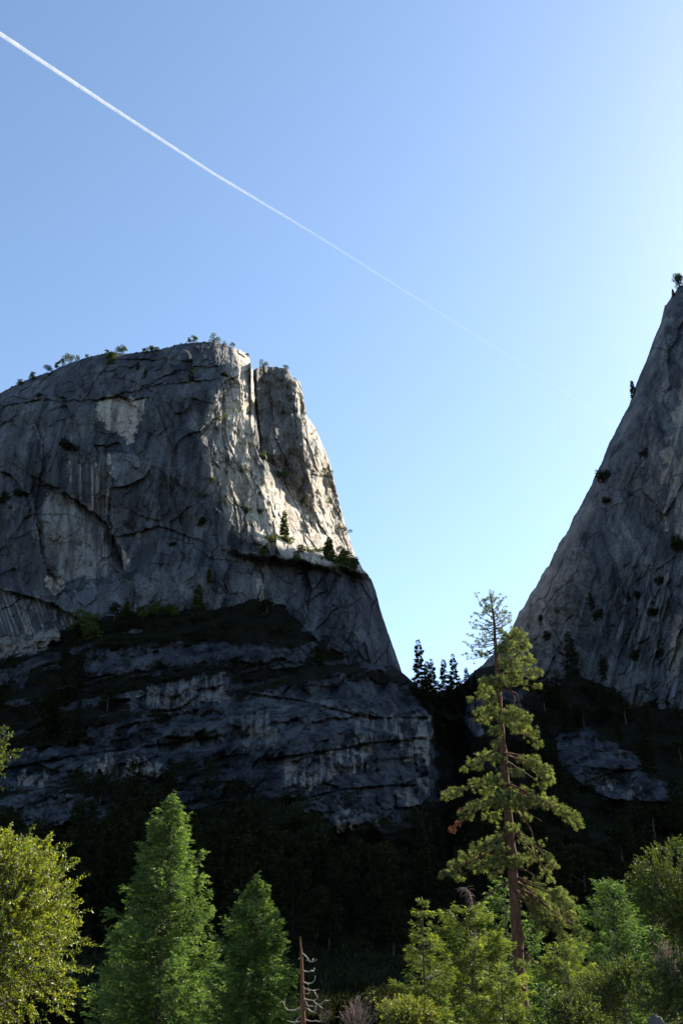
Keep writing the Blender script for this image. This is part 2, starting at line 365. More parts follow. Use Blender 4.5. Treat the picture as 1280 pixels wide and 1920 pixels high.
def build_dome():
    c = np.concatenate([np.arange(-420, -60, 12.), np.arange(-60, 360, 1.5), np.arange(360, 779, .95)])
    v = np.linspace(0, 1, 560)**1.0
    top = DT(c); top = top + 1.6*fbm(c/9, c*0, 3, 71) + 1.1*perlin(c/3.1, c*0, 72)
    bot = np.interp(c, [-420, 0, 480, 640, 790], [1330, 1300, 1250, 1330, 1420])
    PY = top[None, :] + v[:, None]*(bot-top)[None, :]; PX = np.broadcast_to(c, PY.shape)
    D = dome_depth(PX, PY)
    # back of the rock, over the skyline
    back = [(.6, 2), (2, 8), (5, 20), (11, 45), (22, 90), (40, 150), (160, 190), (420, 220)]
    rows_x = [np.array(c)-b*.8 for b, _ in back]; rows_y = [top+b for b, _ in back]; rows_d = [D[0]+d for _, d in back]
    PX2 = np.vstack([np.array(rows_x[::-1]), PX]); PY2 = np.vstack([np.array(rows_y[::-1]), PY]); D2 = np.vstack([np.array(rows_d[::-1]), D])
    V = P(PX2, PY2, D2).reshape(-1, 3)
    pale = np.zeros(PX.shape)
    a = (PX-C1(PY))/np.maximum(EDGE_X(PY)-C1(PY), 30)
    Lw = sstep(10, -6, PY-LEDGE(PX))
    pale = np.maximum(pale, sstep(-.1, .35, a+.12*fbm(PX/22, PY/40, 3, 60))*.85*Lw)  # cleaner rock than the wall, with the flank's sunlit brightness painted in
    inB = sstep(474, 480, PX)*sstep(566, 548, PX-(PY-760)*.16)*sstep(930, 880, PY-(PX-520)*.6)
    pale *= 1-.75*inB  # less pale on the unlit front of the second buttress
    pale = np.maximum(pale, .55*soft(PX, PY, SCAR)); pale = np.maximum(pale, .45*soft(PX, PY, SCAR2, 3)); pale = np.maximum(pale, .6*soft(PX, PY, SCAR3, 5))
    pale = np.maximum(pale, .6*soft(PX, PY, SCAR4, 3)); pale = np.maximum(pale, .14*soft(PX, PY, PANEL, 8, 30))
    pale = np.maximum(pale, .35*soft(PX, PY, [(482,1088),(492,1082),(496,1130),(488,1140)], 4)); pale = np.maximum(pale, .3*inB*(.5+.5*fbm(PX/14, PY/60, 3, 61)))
    # water stripes below the overhangs; shade of arch and buttress darkened in too
    stain_shade = np.zeros(PX.shape)
    sl = fbm((PX-.35*PY)/5.5, PY/160, 3, 62)
    z1 = soft(PX, PY, [(-60,1104),(58,1122),(145,1160),(130,1180),(0,1195),(-60,1200)])
    stain_shade = np.maximum(stain_shade, z1*sstep(.0, .25, sl)*.75); pale = np.maximum(pale, z1*sstep(0, -.3, sl)*.3)
    z2 = soft(PX, PY, [(128,865),(210,870),(205,960),(190,968),(140,934)], 6)
    s2 = fbm(PX/6.5, PY/240, 3, 63); stain_shade = np.maximum(stain_shade, z2*sstep(.0, .25, s2)*.7); pale = np.maximum(pale, z2*sstep(0, -.3, s2)*.35)
    z3 = soft(PX, PY, [(145,940),(192,972),(205,1000),(212,1050),(196,1060),(150,980)], 6, 12, 77); stain_shade = np.maximum(stain_shade, z3*sstep(-.25, .2, s2)*.7)  # shadow under the arched overhang painted in as dark streaks
    z4 = soft(PX, PY, [(-20,960),(62,960),(66,1000),(90,1080),(70,1110),(-20,1100)]); stain_shade = np.maximum(stain_shade, z4*sstep(.02, .3, s2)*.6)
    z5 = soft(PX, PY, [(230,880),(330,880),(360,1000),(300,1020),(220,960)], 12, 40); stain_shade = np.maximum(stain_shade, z5*sstep(-.1, .4, s2)*.35)
    stain_shade = np.maximum(stain_shade, inB*.45*sstep(-.4, .3, fbm(PX/12, PY/90, 3, 64)))  # shade on the second buttress front painted as a darker tone
    stain_shade = np.maximum(stain_shade, .4*soft(PX, PY, [(-60,700),(200,640),(420,640),(400,720),(180,740),(-60,780)], 20, 40, 80)*sstep(-.35, .3, fbm(PX/40, PY/20, 4, 81)))
    stain_shade = np.maximum(stain_shade, .45*sstep(.05, .4, fbm(PX/16, PY/130, 4, 82))*sstep(420, 360, PX))
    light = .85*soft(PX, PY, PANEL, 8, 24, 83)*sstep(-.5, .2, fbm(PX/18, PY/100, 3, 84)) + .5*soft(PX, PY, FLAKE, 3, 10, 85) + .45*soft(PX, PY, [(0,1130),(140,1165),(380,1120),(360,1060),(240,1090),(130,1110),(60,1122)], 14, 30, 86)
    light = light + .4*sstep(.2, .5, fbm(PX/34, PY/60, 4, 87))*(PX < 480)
    pad = lambda A: np.vstack([np.repeat(A[:1], len(back), 0), A])
    me = quads('granite_dome', V, grid_faces(*PX2.shape, flip=True), M_ROCK, {'pale': pad(pale), 'stain_shade': pad(stain_shade), 'light': pad(light)})
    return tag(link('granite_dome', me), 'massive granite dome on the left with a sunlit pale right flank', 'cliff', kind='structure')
build_dome()

# right cliff ----------------------------------------------------
RT = curve([(862,1290),(878,1270),(890,1258),(905,1245),(925,1225),(945,1200),(960,1175),(970,1155),(990,1120),(1010,1090),(1030,1055),(1045,1025),(1060,1000),(1075,970),
            (1095,935),(1110,905),(1125,870),(1140,835),(1158,800),(1170,775),(1185,742),(1200,700),(1215,665),(1228,630),(1238,604),(1245,575),(1262,549),(1280,535),
            (1320,490),(1400,450),(1520,430),(1700,450),(1880,440),(2000,385),(2095,372),(2108,700),(2130,1100)])  # unseen ridge beyond the frame, shaped to shade the slope behind the near trees
RPALE = [(1290,690),(1266,745),(1256,800),(1248,850),(1238,905),(1236,960),(1250,990),(1290,1020)]
RPALE2 = [(1262,1150),(1275,1155),(1285,1200),(1270,1260),(1255,1285),(1248,1260),(1258,1200)]
def cliff_depth(px, py):
    px, py = np.broadcast_arrays(np.asarray(px, float), np.asarray(py, float))
    h = np.clip(py-RT(px), 0, None)
    D = 640 - .33*np.clip(px-900, 0, 420)*.75 + (1250-py)*.10
    D = D + 60*np.exp(-h/34) + 10*fbm(px/150, py/200, 3, 111)
    sx = px + .28*py
    fl = .4+.6*sstep(1010, 1110, py)*sstep(1100, 1170, px)
    ux = sx+9*fbm(px/50, py/50, 3, 117); uy = py+9*fbm(px/50, py/50, 3, 118)
    D = D + 6.0*facets(ux/70, uy/160, 112) + fl*(3.6*facets(ux/24, uy/80, 113) + 1.6*facets(ux/9, uy/30, 114)) + .7*facets(px/5, py/9, 119)
    low = sstep(1020, 1120, py)*sstep(1120, 1180, px)
    D = D + low*(8*facets((px+.22*py+6*fbm(px/30, py/60, 2, 121))/17, py/120, 115))
    D = D + 2*slabs(fbm(px/70, (py-.4*px)/26, 3, 116), 4, .7)*sstep(1180, 1050, px)
    return D
def build_cliff():
    c = np.concatenate([np.arange(862, 1300, 1.15), np.arange(1300, 2131, 8.)])
    v = np.linspace(0, 1, 620)
    top = RT(c) + 5*slabs(fbm(c/16, c*0, 4, 171), 4, .7)
    bot = np.interp(c, [862, 900, 1000, 1280, 2130], [1400, 1400, 1360, 1400, 1500])
    PY = top[None]+v[:, None]*(bot-top)[None]; PX = np.broadcast_to(c, PY.shape); D = cliff_depth(PX, PY)
    back = [(.6, 2), (2, 8), (5, 20), (10, 45), (24, 90), (60, 130), (160, 155), (420, 170)]
    PX2 = np.vstack([np.array([c+b*.6 for b, _ in back[::-1]]), PX]); PY2 = np.vstack([np.array([top+b for b, _ in back[::-1]]), PY])
    D2 = np.vstack([np.array([D[0]+d for _, d in back[::-1]]), D])
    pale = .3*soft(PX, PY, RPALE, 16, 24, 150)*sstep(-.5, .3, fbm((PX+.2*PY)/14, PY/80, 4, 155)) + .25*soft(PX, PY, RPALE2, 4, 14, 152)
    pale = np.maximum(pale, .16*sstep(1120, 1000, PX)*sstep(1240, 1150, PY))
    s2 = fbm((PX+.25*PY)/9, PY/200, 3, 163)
    stain_shade = sstep(.1, .45, s2)*.3*sstep(1100, 1160, PX)*(1-pale)
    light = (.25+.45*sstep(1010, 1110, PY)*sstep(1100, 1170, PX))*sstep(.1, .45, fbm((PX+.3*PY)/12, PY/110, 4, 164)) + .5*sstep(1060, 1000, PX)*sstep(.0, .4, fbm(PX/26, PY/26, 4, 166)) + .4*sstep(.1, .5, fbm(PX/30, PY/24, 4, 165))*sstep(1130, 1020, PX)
    pad = lambda A: np.vstack([np.repeat(A[:1], len(back), 0), A])
    me = quads('granite_cliff', P(PX2, PY2, D2).reshape(-1, 3), grid_faces(*PX2.shape, flip=True), M_ROCK, {'pale': pad(pale), 'stain_shade': pad(stain_shade), 'light': pad(light)})
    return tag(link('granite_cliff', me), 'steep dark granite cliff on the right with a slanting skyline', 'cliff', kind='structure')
build_cliff()

# hillside under both --------------------------------------------
HT = curve([(-420,1200),(0,1188),(70,1180),(130,1172),(200,1150),(330,1140),(480,1138),(560,1165),(640,1205),(700,1240),(760,1284),(778,1300),(795,1312),(830,1320),(872,1296),(895,1272),
            (950,1262),(1000,1268),(1080,1262),(1140,1280),(1200,1300),(1280,1318),(1500,1340),(2000,1420)])
HD = curve([(-420,500),(470,508),(640,520),(760,545),(800,545),(880,640),(950,630),(1280,545),(2000,545)])
ROCKS = [[(-20,1190),(60,1180),(115,1178),(120,1200),(60,1226),(-20,1238)],
         [(150,1218),(330,1208),(600,1212),(560,1238),(300,1250),(150,1262)],
         [(560,1165),(640,1185),(690,1230),(740,1262),(700,1262),(600,1205)],
         [(240,1300),(340,1270),(440,1268),(420,1310),(300,1345),(240,1352)],
         [(-20,1424),(80,1400),(230,1372),(470,1296),(560,1288),(640,1270),(770,1285),(812,1340),(822,1500),(780,1530),(640,1560),(575,1500),(480,1478),(400,1440),(330,1420),(300,1470),(160,1450),(40,1480),(-20,1476)],
         [(280,1492),(430,1468),(420,1490),(330,1506)], [(20,1512),(180,1490),(200,1540),(30,1545)], [(560,1350),(470,1400),(480,1470),(560,1480)],
         [(1040,1385),(1090,1370),(1150,1390),(1200,1420),(1215,1458),(1275,1478),(1255,1505),(1150,1500),(1100,1478),(1050,1440)],
         [(868,1310),(905,1300),(912,1378),(876,1386)], [(622,1522),(672,1508),(662,1556),(630,1566)], [(1180,1285),(1290,1285),(1290,1326),(1230,1318)],
         [(940,1290),(985,1300),(990,1345),(955,1350)], [(1000,1250),(1060,1240),(1050,1275),(1010,1280)], [(-20,1260),(40,1250),(60,1275),(-20,1300)]]
def rock_mask(px, py):
    m = np.zeros(np.broadcast(px, py).shape)
    for i, r in enumerate(ROCKS): m = np.maximum(m, soft(px, py, r, 12, 26, 200+3*i))
    band = fbm(px/130, (py+.2*px)/17, 3, 290)
    m = np.maximum(m, .85*sstep(.12, .3, band)*sstep(1196, 1225, py)*sstep(1570, 1510, py)*sstep(790, 760, px)*(py > HT(px)+12))
    return m
def hill_depth(px, py):
    px, py = np.broadcast_arrays(np.asarray(px, float), np.asarray(py, float))
    top = HT(px); w = np.clip((py-top)/(1885-top), -.2, 1.1)
    tq = py + .20*(px-400)*sstep(840, 780, px) - .12*(px-900)*sstep(840, 900, px) + 34*fbm(px/150, py/150, 3, 220)
    per = 62.0; i = np.floor(tq/per); f = tq/per-i
    st = (i + np.where(f < .62, f*.25/.62, .25+.75*sstep(.62, 1, f)))*per
    ww = np.clip((py + (st-tq)*.9 - top)/(1885-top), -.2, 1.12)
    ww = w + (ww-w)*sstep(0, .06, w)*sstep(.95, .7, w)
    ww = np.minimum(ww, 1.0)
    D = HD(px) + (112-HD(px))*np.sign(ww)*np.abs(ww)**.93
    # outcrop below the notch
    m = sstep(816, 802, px+4*fbm(px/20, py/30, 3, 230))*sstep(440, 560, px)*sstep(1262, 1330, py-.0*px)*sstep(1640, 1540, py)
    D = D - m*46*sstep(1262, 1400, py)
    g = sstep(806, 826, px)*sstep(884, 862, px)*sstep(1330, 1380, py)*sstep(1760, 1560, py); D = D + 40*g
    o2 = inpoly(px, py, ROCKS[8]); D = D - 10*o2
    rk = rock_mask(px, py)
    D = D + 7*fbm(px/120, py/70, 4, 221)
    ux = px+8*fbm(px/50, py/40, 3, 226); uy = py+.2*px+6*fbm(px/50, py/40, 3, 227)
    D = D + rk*(8*facets(ux/90, uy/34, 222) + 5*facets(ux/34, uy/26, 223) + 2.4*facets(ux/13, uy/12, 224) + 1.0*facets(px/6, py/6, 225))
    for pts, hgt in (([(520,1420),(590,1410),(650,1402),(700,1392),(780,1384)], 7), ([(560,1500),(640,1480),(760,1470),(815,1440)], 6), ([(470,1300),(560,1312),(690,1345),(800,1345)], 5),
                     ([(0,1442),(120,1420),(250,1402),(400,1380)], 6)):
        d, s = seg(px, py, pts); D = D + np.where(s > 0, hgt, 0)*np.exp(-d/14)
    return D
def build_hill():
    c = np.concatenate([np.arange(-420, -10, 14.), np.arange(-10, 1295, 2.4), np.arange(1295, 2001, 20.)])
    v = np.concatenate([np.linspace(-.03, 1.0, 340), 1+np.linspace(.02, .13, 8)])
    top = HT(c); PY = top[None]+v[:, None]*(1885-top)[None]; PX = np.broadcast_to(c, PY.shape); D = hill_depth(PX, PY)
    rk = rock_mask(PX, PY); pale = np.zeros(PX.shape)
    s2 = fbm(PX/11, PY/70, 4, 263, .65) + .35*fbm(PX/60, PY/30, 3, 265)
    for poly, amt in (([(520,1420),(600,1410),(690,1396),(690,1440),(600,1470),(530,1480)], .75), ([(730,1345),(805,1345),(812,1400),(800,1440),(760,1420)], .8), ([(660,1340),(745,1335),(735,1370),(670,1390)], .5),
                      ([(745,1480),(810,1450),(815,1520),(760,1520)], .5), (ROCKS[10], .9), ([(150,1440),(200,1420),(300,1430),(290,1462),(160,1456)], .8), ([(45,1450),(85,1445),(85,1475),(45,1480)], .8),
                      ([(440,1340),(520,1330),(520,1400),(450,1410)], .4), (ROCKS[9], .45), ([(1120,1450),(1150,1460),(1150,1475),(1125,1480)], .8), ([(1180,1475),(1205,1470),(1200,1495),(1160,1505)], .7),
                      ([(240,1300),(340,1275),(420,1275),(410,1310),(300,1340)], .5), ([(330,1275),(430,1262),(430,1300),(330,1312)], .45)):
        pale = np.maximum(pale, amt*.4*soft(PX, PY, poly, 14, 22, 264)*sstep(.22, -.2, s2))
    pale = np.maximum(pale, .22*soft(PX, PY, ROCKS[0], 6, 10, 270))
    pad_r = 3
    low = [(1, 112, 6), (1, 108, -8)]
    V = P(PX, PY, D)
    ext = [V[-1].copy(), V[-1].copy()]; ext[0][:, 1] -= .8; ext[0][:, 2] -= 5; ext[1][:, 1] -= 1.6; ext[1][:, 2] -= 14
    bk = [V[0].copy(), V[0].copy()]; bk[0][:, 1] += 60; bk[0][:, 2] -= 20; bk[1][:, 1] += 200; bk[1][:, 2] -= 120
    V2 = np.concatenate([np.stack(bk[::-1]), V, np.stack(ext)], 0)
    pad = lambda A: np.vstack([np.repeat(A[:1], 2, 0), A, np.repeat(A[-1:], 2, 0)])
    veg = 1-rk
    me = quads('hillside', V2.reshape(-1, 3), grid_faces(len(V)+4, len(c), flip=True), M_HILL, {'pale': pad(pale), 'stain_shade': pad(np.zeros(PX.shape)), 'veg': pad(veg), 'light': pad(.22*rk*sstep(.15, .5, fbm(PX/24, PY/20, 4, 280)))})
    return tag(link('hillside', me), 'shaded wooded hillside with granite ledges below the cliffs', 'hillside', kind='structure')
build_hill()

def build_ground():
    r = np.concatenate([np.arange(0, 140, 4.), np.geomspace(150, 3000, 20)]); th = np.linspace(0, 2*np.pi, 97)
    R, T = np.meshgrid(r, th, indexing='ij'); X = R*np.sin(T); Y = R*np.cos(T)
    Z = gz(Y) + .2*fbm(X/14, Y/14, 3, 300)*sstep(3, 20, R)
    me = quads('ground', np.stack([X, Y, Z], -1).reshape(-1, 3), grid_faces(*X.shape, flip=True), M_GROUND, smooth=True)
    return tag(link('ground', me), 'forest floor of the valley running under the trees', 'ground', kind='structure')
build_ground()

# ------------------------------------------------------------------ vegetation builders
def unit(v): return v/np.maximum(np.linalg.norm(v, axis=-1, keepdims=True), 1e-9)
def tubes(branches, sides=6):
    """[(points (k,3), radii (k,))] -> verts, quads"""
    Vs, Qs, n0 = [], [], 0
    for pts, rad in branches:
        pts = np.asarray(pts, float); rad = np.asarray(rad, float); k = len(pts)
        t = unit(np.gradient(pts, axis=0)); ref = np.array([0, 0, 1.]) if abs(t[0][2]) < .8 else np.array([1., 0, 0])
        u = unit(np.cross(t, ref)); w = np.cross(t, u)
        an = np.arange(sides)/sides*2*np.pi
        ring = pts[:, None]+rad[:, None, None]*(np.cos(an)[None, :, None]*u[:, None]+np.sin(an)[None, :, None]*w[:, None])
        Vs.append(ring.reshape(-1, 3))
        i = np.arange(k-1)[:, None]*sides; j = np.arange(sides)[None]; jn = (j+1) % sides
        Qs.append((n0+np.stack([i+j, i+jn, i+sides+jn, i+sides+j], -1)).reshape(-1, 4)); n0 += k*sides
    return np.concatenate(Vs), np.concatenate(Qs)
def leaves(c, d, L, W, r=None, fold=.25):
    """diamond leaves: base point c, direction d, length L, width W"""
    r = r or rng; n = len(c); d = unit(d)
    s = unit(np.cross(d, unit(r.normal(size=(n, 3))))); nn = np.cross(d, s)
    L = np.broadcast_to(L, n)[:, None]; W = np.broadcast_to(W, n)[:, None]
    m = c+d*L*.5
    V = np.stack([c, m+s*W*.5+nn*W*fold, c+d*L, m-s*W*.5+nn*W*fold], 1).reshape(-1, 3)
    return V, np.arange(n*4).reshape(-1, 4)
def crown_mesh(name, V, Q, mat, tone):
    return quads(name, V, Q, mat, {'tone': np.repeat(tone, 4)})
def conifer_parts(H, prof, nb, nleaf, L, W, r, droop=(35, -18), base=.06, spray=.32, hang=.10, trunk_r=None, mat=M_CEDAR, bark=M_BARKG, clump=0.0, curve_up=.15, bend=0.0, spr=13, ssz=1.6, tiers=0):
    """trunk with whorled limbs, foliage as small sprays along them. prof(t): crown radius, t=0 top, 1 foot of the crown"""
    tr = trunk_r or H*.014
    zs = np.linspace(0, H, 14)
    def axis(z): q = z/H; return np.stack([bend*H*q*q+0*q, .3*bend*H*q*q, z+0*q], -1)
    br = [(axis(zs), tr*(1-zs/H)**.85+.012)]
    t = (np.arange(nb)+r.random(nb))/nb; t = t**1.15
    if tiers: t = np.clip((np.floor(t*tiers)+.5)/tiers+r.normal(0, .16/tiers, nb), .004, 1)
    az = np.arange(nb)*2.399+r.normal(0, .35, nb)
    R = prof(t)*r.uniform(.68, 1.12, nb)
    cl = np.clip(1+clump*r.normal(size=nb), .25, 1.5); R = R*np.where(clump > 0, cl, 1)
    el = np.radians(droop[0]+(droop[1]-droop[0])*t+r.normal(0, 7, nb))
    z0 = H*(1-t*(1-base))
    o = axis(np.minimum(z0-.0, H*.995)); hd = np.stack([np.cos(az), np.sin(az), 0*az], -1)
    def at(i, s):
        q = s[:, None]
        p = o[i]+hd[i]*(R[i]*s)[:, None]
        p[:, 2] += R[i]*(np.tan(el[i])*s + curve_up*s*s)
        return p
    for i in range(nb):
        if R[i] > .35:
            s = np.linspace(0, .92, 5); br.append((at(np.full(5, i), s), np.maximum(tr*.28*(R[i]/max(R))*(1-s)+.008, .008)))
    wgt = R**1.25+.02; wgt /= wgt.sum()
    ns = max(1, nleaf//spr); nleaf = ns*spr
    ib = r.choice(nb, ns, p=wgt); s = r.random(ns)**.62
    c = at(ib, s); lat = np.stack([-hd[ib][:, 1], hd[ib][:, 0], 0*s], -1)
    off = r.normal(0, 1, ns)*spray*R[ib]*(1.05-s)*.62
    c = c+lat*off[:, None]; c[:, 2] -= np.abs(off)*.25+r.exponential(hang*1.0, ns)*(R[ib]*.35+.15)
    sd = unit(hd[ib]+lat*(np.sign(off)*.7+r.normal(0, .3, ns))[:, None]+np.stack([0*s, 0*s, r.normal(-.2, .4, ns)], -1))
    fl = unit(np.cross(sd, unit(np.stack([r.normal(0, .5, ns), r.normal(0, .5, ns), 1+0*s], -1))))
    st = np.repeat(r.normal(0, .12, ns), spr); ib = np.repeat(ib, spr); s = np.repeat(s, spr); sd = np.repeat(sd, spr, 0); fl = np.repeat(fl, spr, 0); sc = np.repeat(r.uniform(.6, 1.2, ns), spr)*ssz*L*np.clip(R[ib]/(H*.075), .3, 1)
    q1 = r.random(nleaf); q2 = r.uniform(-1, 1, nleaf)*(1-.75*q1)
    c = np.repeat(c, spr, 0)+sd*(sc*q1)[:, None]+fl*(sc*.42*q2)[:, None]
    d = sd+fl*(q2*1.1)[:, None]+r.normal(0, .22, (nleaf, 3))
    V, Q = leaves(c, d, L*r.uniform(.6, 1.25, nleaf), W*r.uniform(.7, 1.2, nleaf), r)
    bt = r.normal(0, .1, nb)[ib]
    tone = np.clip(r.normal(.42, .13, nleaf)+st+bt+.25*(s-.5)+.15*(q1-.5), 0, 1)
    tv, tq = tubes(br, 6)
    return quads('trunk', tv, tq, bark, smooth=True), crown_mesh('crown', V, Q, mat, tone)
def put(name, parts, loc, label, cat, group=None, rz=0.0):
    e = empty(name, loc, label, cat, group, rz)
    for nm, me in parts: link(nm, me, e)
    return e
def conifer(name, px, py_top, D, prof_px, label, seed, cat='tree', group=None, **kw):
    """tree whose top stands at a pixel of the photograph; prof_px = [(pixels below the top, half width)]"""
    top = P(px, py_top, D); g0 = float(gz(D)); H = float(top[2])-g0; m = pxm(py_top, D)
    tot = H/m
    ts = [min(1.0, a/tot) for a, _ in prof_px]; rs = [b*m for _, b in prof_px]
    r = np.random.default_rng(seed)
    tk, cr = conifer_parts(H, lambda t: np.interp(t, ts, rs), r=r, **kw)
    return put(name, [('trunk', tk), ('crown', cr)], (top[0], D, g0), label, cat, group)
def shoots_tree(name, px, py_c, D, rx, ry, label, seed, nshoot, nl, sl, L, W, mat, cat='tree', group=None, ybot=None, holes=.0, up=.5, depth=1.0, bark=M_BARKG, lobes=9, lob=.25):
    """broadleaf crown: leafy shoots growing out of a lobed volume; stems below"""
    r = np.random.default_rng(seed); m = pxm(py_c, D); c0 = P(px, py_c, D); a = np.array([rx*m, rx*m*depth, ry*m]); g0 = float(gz(D))
    lc = unit(r.normal(size=(lobes, 3)))*r.uniform(.35, .8, (lobes, 1)); lr = r.uniform(.32, .58, lobes)
    i = r.integers(0, lobes, nshoot); u = unit(r.normal(size=(nshoot, 3))); 
    p = lc[i]+u*(lr[i]*r.random(nshoot)**.4)[:, None]
    k = np.linalg.norm(p, axis=1); p = np.where((k > 1)[:, None], p/k[:, None], p)
    out = unit(p*np.array([1, 1, .8])+u*.5); out[:, 2] += up; out = unit(out+r.normal(0, .25, (nshoot, 3)))
    o = c0+p*a; ln = sl*r.uniform(.4, 1.15, nshoot)
    s = np.tile(np.linspace(.05, 1, nl), nshoot); j = np.repeat(np.arange(nshoot), nl)
    side = unit(np.cross(out, r.normal(size=(nshoot, 3))))
    cc = o[j]+out[j]*(ln[j]*s)[:, None]; cc[:, 2] -= 0.15*ln[j]*s*s
    ld = out[j]*.7+unit(r.normal(size=(len(j), 3)))*.9
    keep = cc[:, 2] > g0+.1
    V, Q = leaves(cc[keep], ld[keep], L*r.uniform(.6, 1.25, keep.sum()), W*r.uniform(.7, 1.2, keep.sum()), r)
    tone = np.clip(r.normal(.45, .2, keep.sum())+.25*(s[keep]-.5)+np.repeat(r.normal(0, .12, nshoot), nl)[keep], 0, 1)
    e = empty(name, (c0[0], D, g0), label, cat, group)
    br = []
    stems = 4
    for q in range(stems):
        x0 = np.array([r.normal(0, .12), r.normal(0, .12), -.1]); tip = (lc[q]*a*.7)+np.array([0, 0, c0[2]-g0])
        sgm = np.linspace(0, 1, 7)[:, None]; pts = x0+(tip-x0)*sgm; pts[:, :2] += r.normal(0, .04, (7, 2))*a[0]*sgm
        br.append((pts, np.linspace(max(.03, .05*a[2]), .012, 7)))
        for b in range(5):
            t0 = pts[3+b % 4]; tp = t0+unit(r.normal(size=3)+np.array([0, 0, .6]))*a*.45; br.append((np.linspace(t0, tp, 5)+r.normal(0, .02, (5, 3))*a, np.linspace(.02*a[2]+.008, .006, 5)))
    idx = r.choice(nshoot, min(nshoot, 500), replace=False)
    for q in idx: br.append((np.stack([o[q]-out[q]*ln[q]*.5, o[q], o[q]+out[q]*ln[q]])-np.array([c0[0], D, g0]), np.array([.008, .006, .003])*(1+D/40)))
    tv, tq = tubes(br, 5)
    V = V-np.array([c0[0], D, g0])
    link('trunk', quads('trunk', tv, tq, bark, smooth=True), e); link('crown', crown_mesh('crown', V, Q, mat, tone), e)
    return e

# ------------------------------------------------------------------ far trees: prototypes
def proto(name, parts):
    e = link(name, None)
    for nm, me in parts: link(nm, me, e)
    return e
def far_round(seed, H=8, mat=M_FAR, wide=.42, lobes=8, n=1500, base=.35):
    r = np.random.default_rng(seed)
    zs = np.linspace(0, H*.9, 7); sw = r.normal(0, .03*H, (7, 2)); sw[0] = 0; sw = np.cumsum(sw, 0)*.5
    ax = np.column_stack([sw, zs]); br = [(ax, np.linspace(.03*H, .006*H, 7))]
    lc = []
    for i in range(lobes):
        z = H*(base+(.98-base)*(i+.5)/lobes); a = r.random()*6.28; q = wide*H*(.95-.55*abs((i+.5)/lobes-.35))*r.uniform(.5, 1)
        c = np.array([np.cos(a)*q, np.sin(a)*q, z]); k = min(6, int(z/(H*.9)*6)); br.append((np.linspace(ax[k], c, 4), np.linspace(.012*H, .004*H, 4))); lc.append(c)
    lc = np.array(lc); i = r.integers(0, lobes, n); u = unit(r.normal(size=(n, 3)))
    c = lc[i]+u*np.array([.19, .19, .11])*H*(r.random(n)**.45)[:, None]*(.6+.8*r.random(lobes))[i][:, None]
    d = u+np.array([0, 0, .3]); V, Q = leaves(c, d, .075*H*r.uniform(.6, 1.3, n), .04*H, r)
    tv, tq = tubes(br, 5)
    return [('trunk', quads('trunk', tv, tq, M_BARKG)), ('crown', crown_mesh('crown', V, Q, mat, np.clip(r.normal(.45, .2, n), 0, 1)))]
def far_shrub(seed, mat=M_FAR, n=520):
    r = np.random.default_rng(seed)
    lc = np.column_stack([r.normal(0, .42, 6), r.normal(0, .42, 6), r.uniform(.25, .75, 6)]); i = r.integers(0, 6, n); u = unit(r.normal(size=(n, 3)))
    c = lc[i]+u*.3*(r.random(n)**.4)[:, None]; c[:, 2] = np.abs(c[:, 2])
    V, Q = leaves(c, u+np.array([0, 0, .4]), .2*r.uniform(.6, 1.3, n), .11, r)
    return [('foliage', crown_mesh('foliage', V, Q, mat, np.clip(r.normal(.45, .2, n), 0, 1)))]
def far_conifer(seed, H, wid, nb, nl, mat, base=.05, **kw):
    r = np.random.default_rng(seed)
    tk, cr = conifer_parts(H, lambda t: wid*H*np.interp(t, [0, .1, .45, .85, 1], [.02, .28, .72, 1, .8]), nb, nl, H*.036, H*.014, r, mat=mat, base=base, trunk_r=H*.012, spr=5, ssz=.9, bark=M_DBARK if mat == M_DARK else M_BARKG, **kw)
    return [('trunk', tk), ('crown', cr)]
class Kind:
    """first call moves the prototype itself, later calls copy it"""
    def __init__(s, name, parts, H): s.e = proto(name, parts); s.H = H; s.used = False
    def place(s, loc, h, label, cat, group=None, rz=None, sx=1.0, tilt=(0, 0)):
        k = h/s.H; rz = random.uniform(0, 6.28) if rz is None else rz; sc = (k*sx, k*sx, k); loc = tuple(map(float, loc))
        if not s.used:
            s.used = True; e = s.e; e.location = loc; e.scale = sc; e.rotation_euler = (tilt[0], tilt[1], rz); return tag(e, label, cat, group)
        return copy_tree(s.e, loc, sc, rz, label, cat, group, tilt)
random.seed(5)
K_SLIM = Kind('conifer', far_conifer(41, 20, .13, 80, 9000, M_FAR, hang=.2, droop=(25, -25)), 20)
K_NOTCH = Kind('fir_tree', far_conifer(42, 25, .115, 90, 6500, M_DARK, hang=.06, droop=(10, -24), clump=.22, spray=.2, tiers=22), 25)
K_NOTCH2 = Kind('fir_tree', far_conifer(46, 25, .14, 84, 6500, M_DARK, hang=.06, droop=(12, -24), clump=.22, spray=.2, tiers=18), 25)
K_DARK = Kind('conifer', far_conifer(43, 20, .17, 60, 5000, M_DARK, hang=.2), 20)
K_DARK2 = Kind('conifer', far_conifer(44, 20, .21, 50, 5000, M_DARK, hang=.2, clump=.2), 20)
K_DARKR = Kind('broadleaf_tree', far_round(45, 10, M_DARK, .42, 9, 1500), 10)
K_ROUND = Kind('pine_tree', far_round(51, 8), 8); K_ROUND2 = Kind('pine_tree', far_round(52, 8, wide=.3, lobes=10, base=.25), 8); K_FLAT = Kind('pine_tree', far_round(53, 8, wide=.6, lobes=7, base=.5), 8)
K_OAK = Kind('oak_tree', far_round(54, 8, M_OAK, .4, 14, 3000, base=.12), 8)
K_SHRUB = Kind('shrub', far_shrub(55), 1); K_SHRUB2 = Kind('shrub', far_shrub(56), 1); K_DSHRUB = Kind('shrub', far_shrub(57, M_DARK), 1)
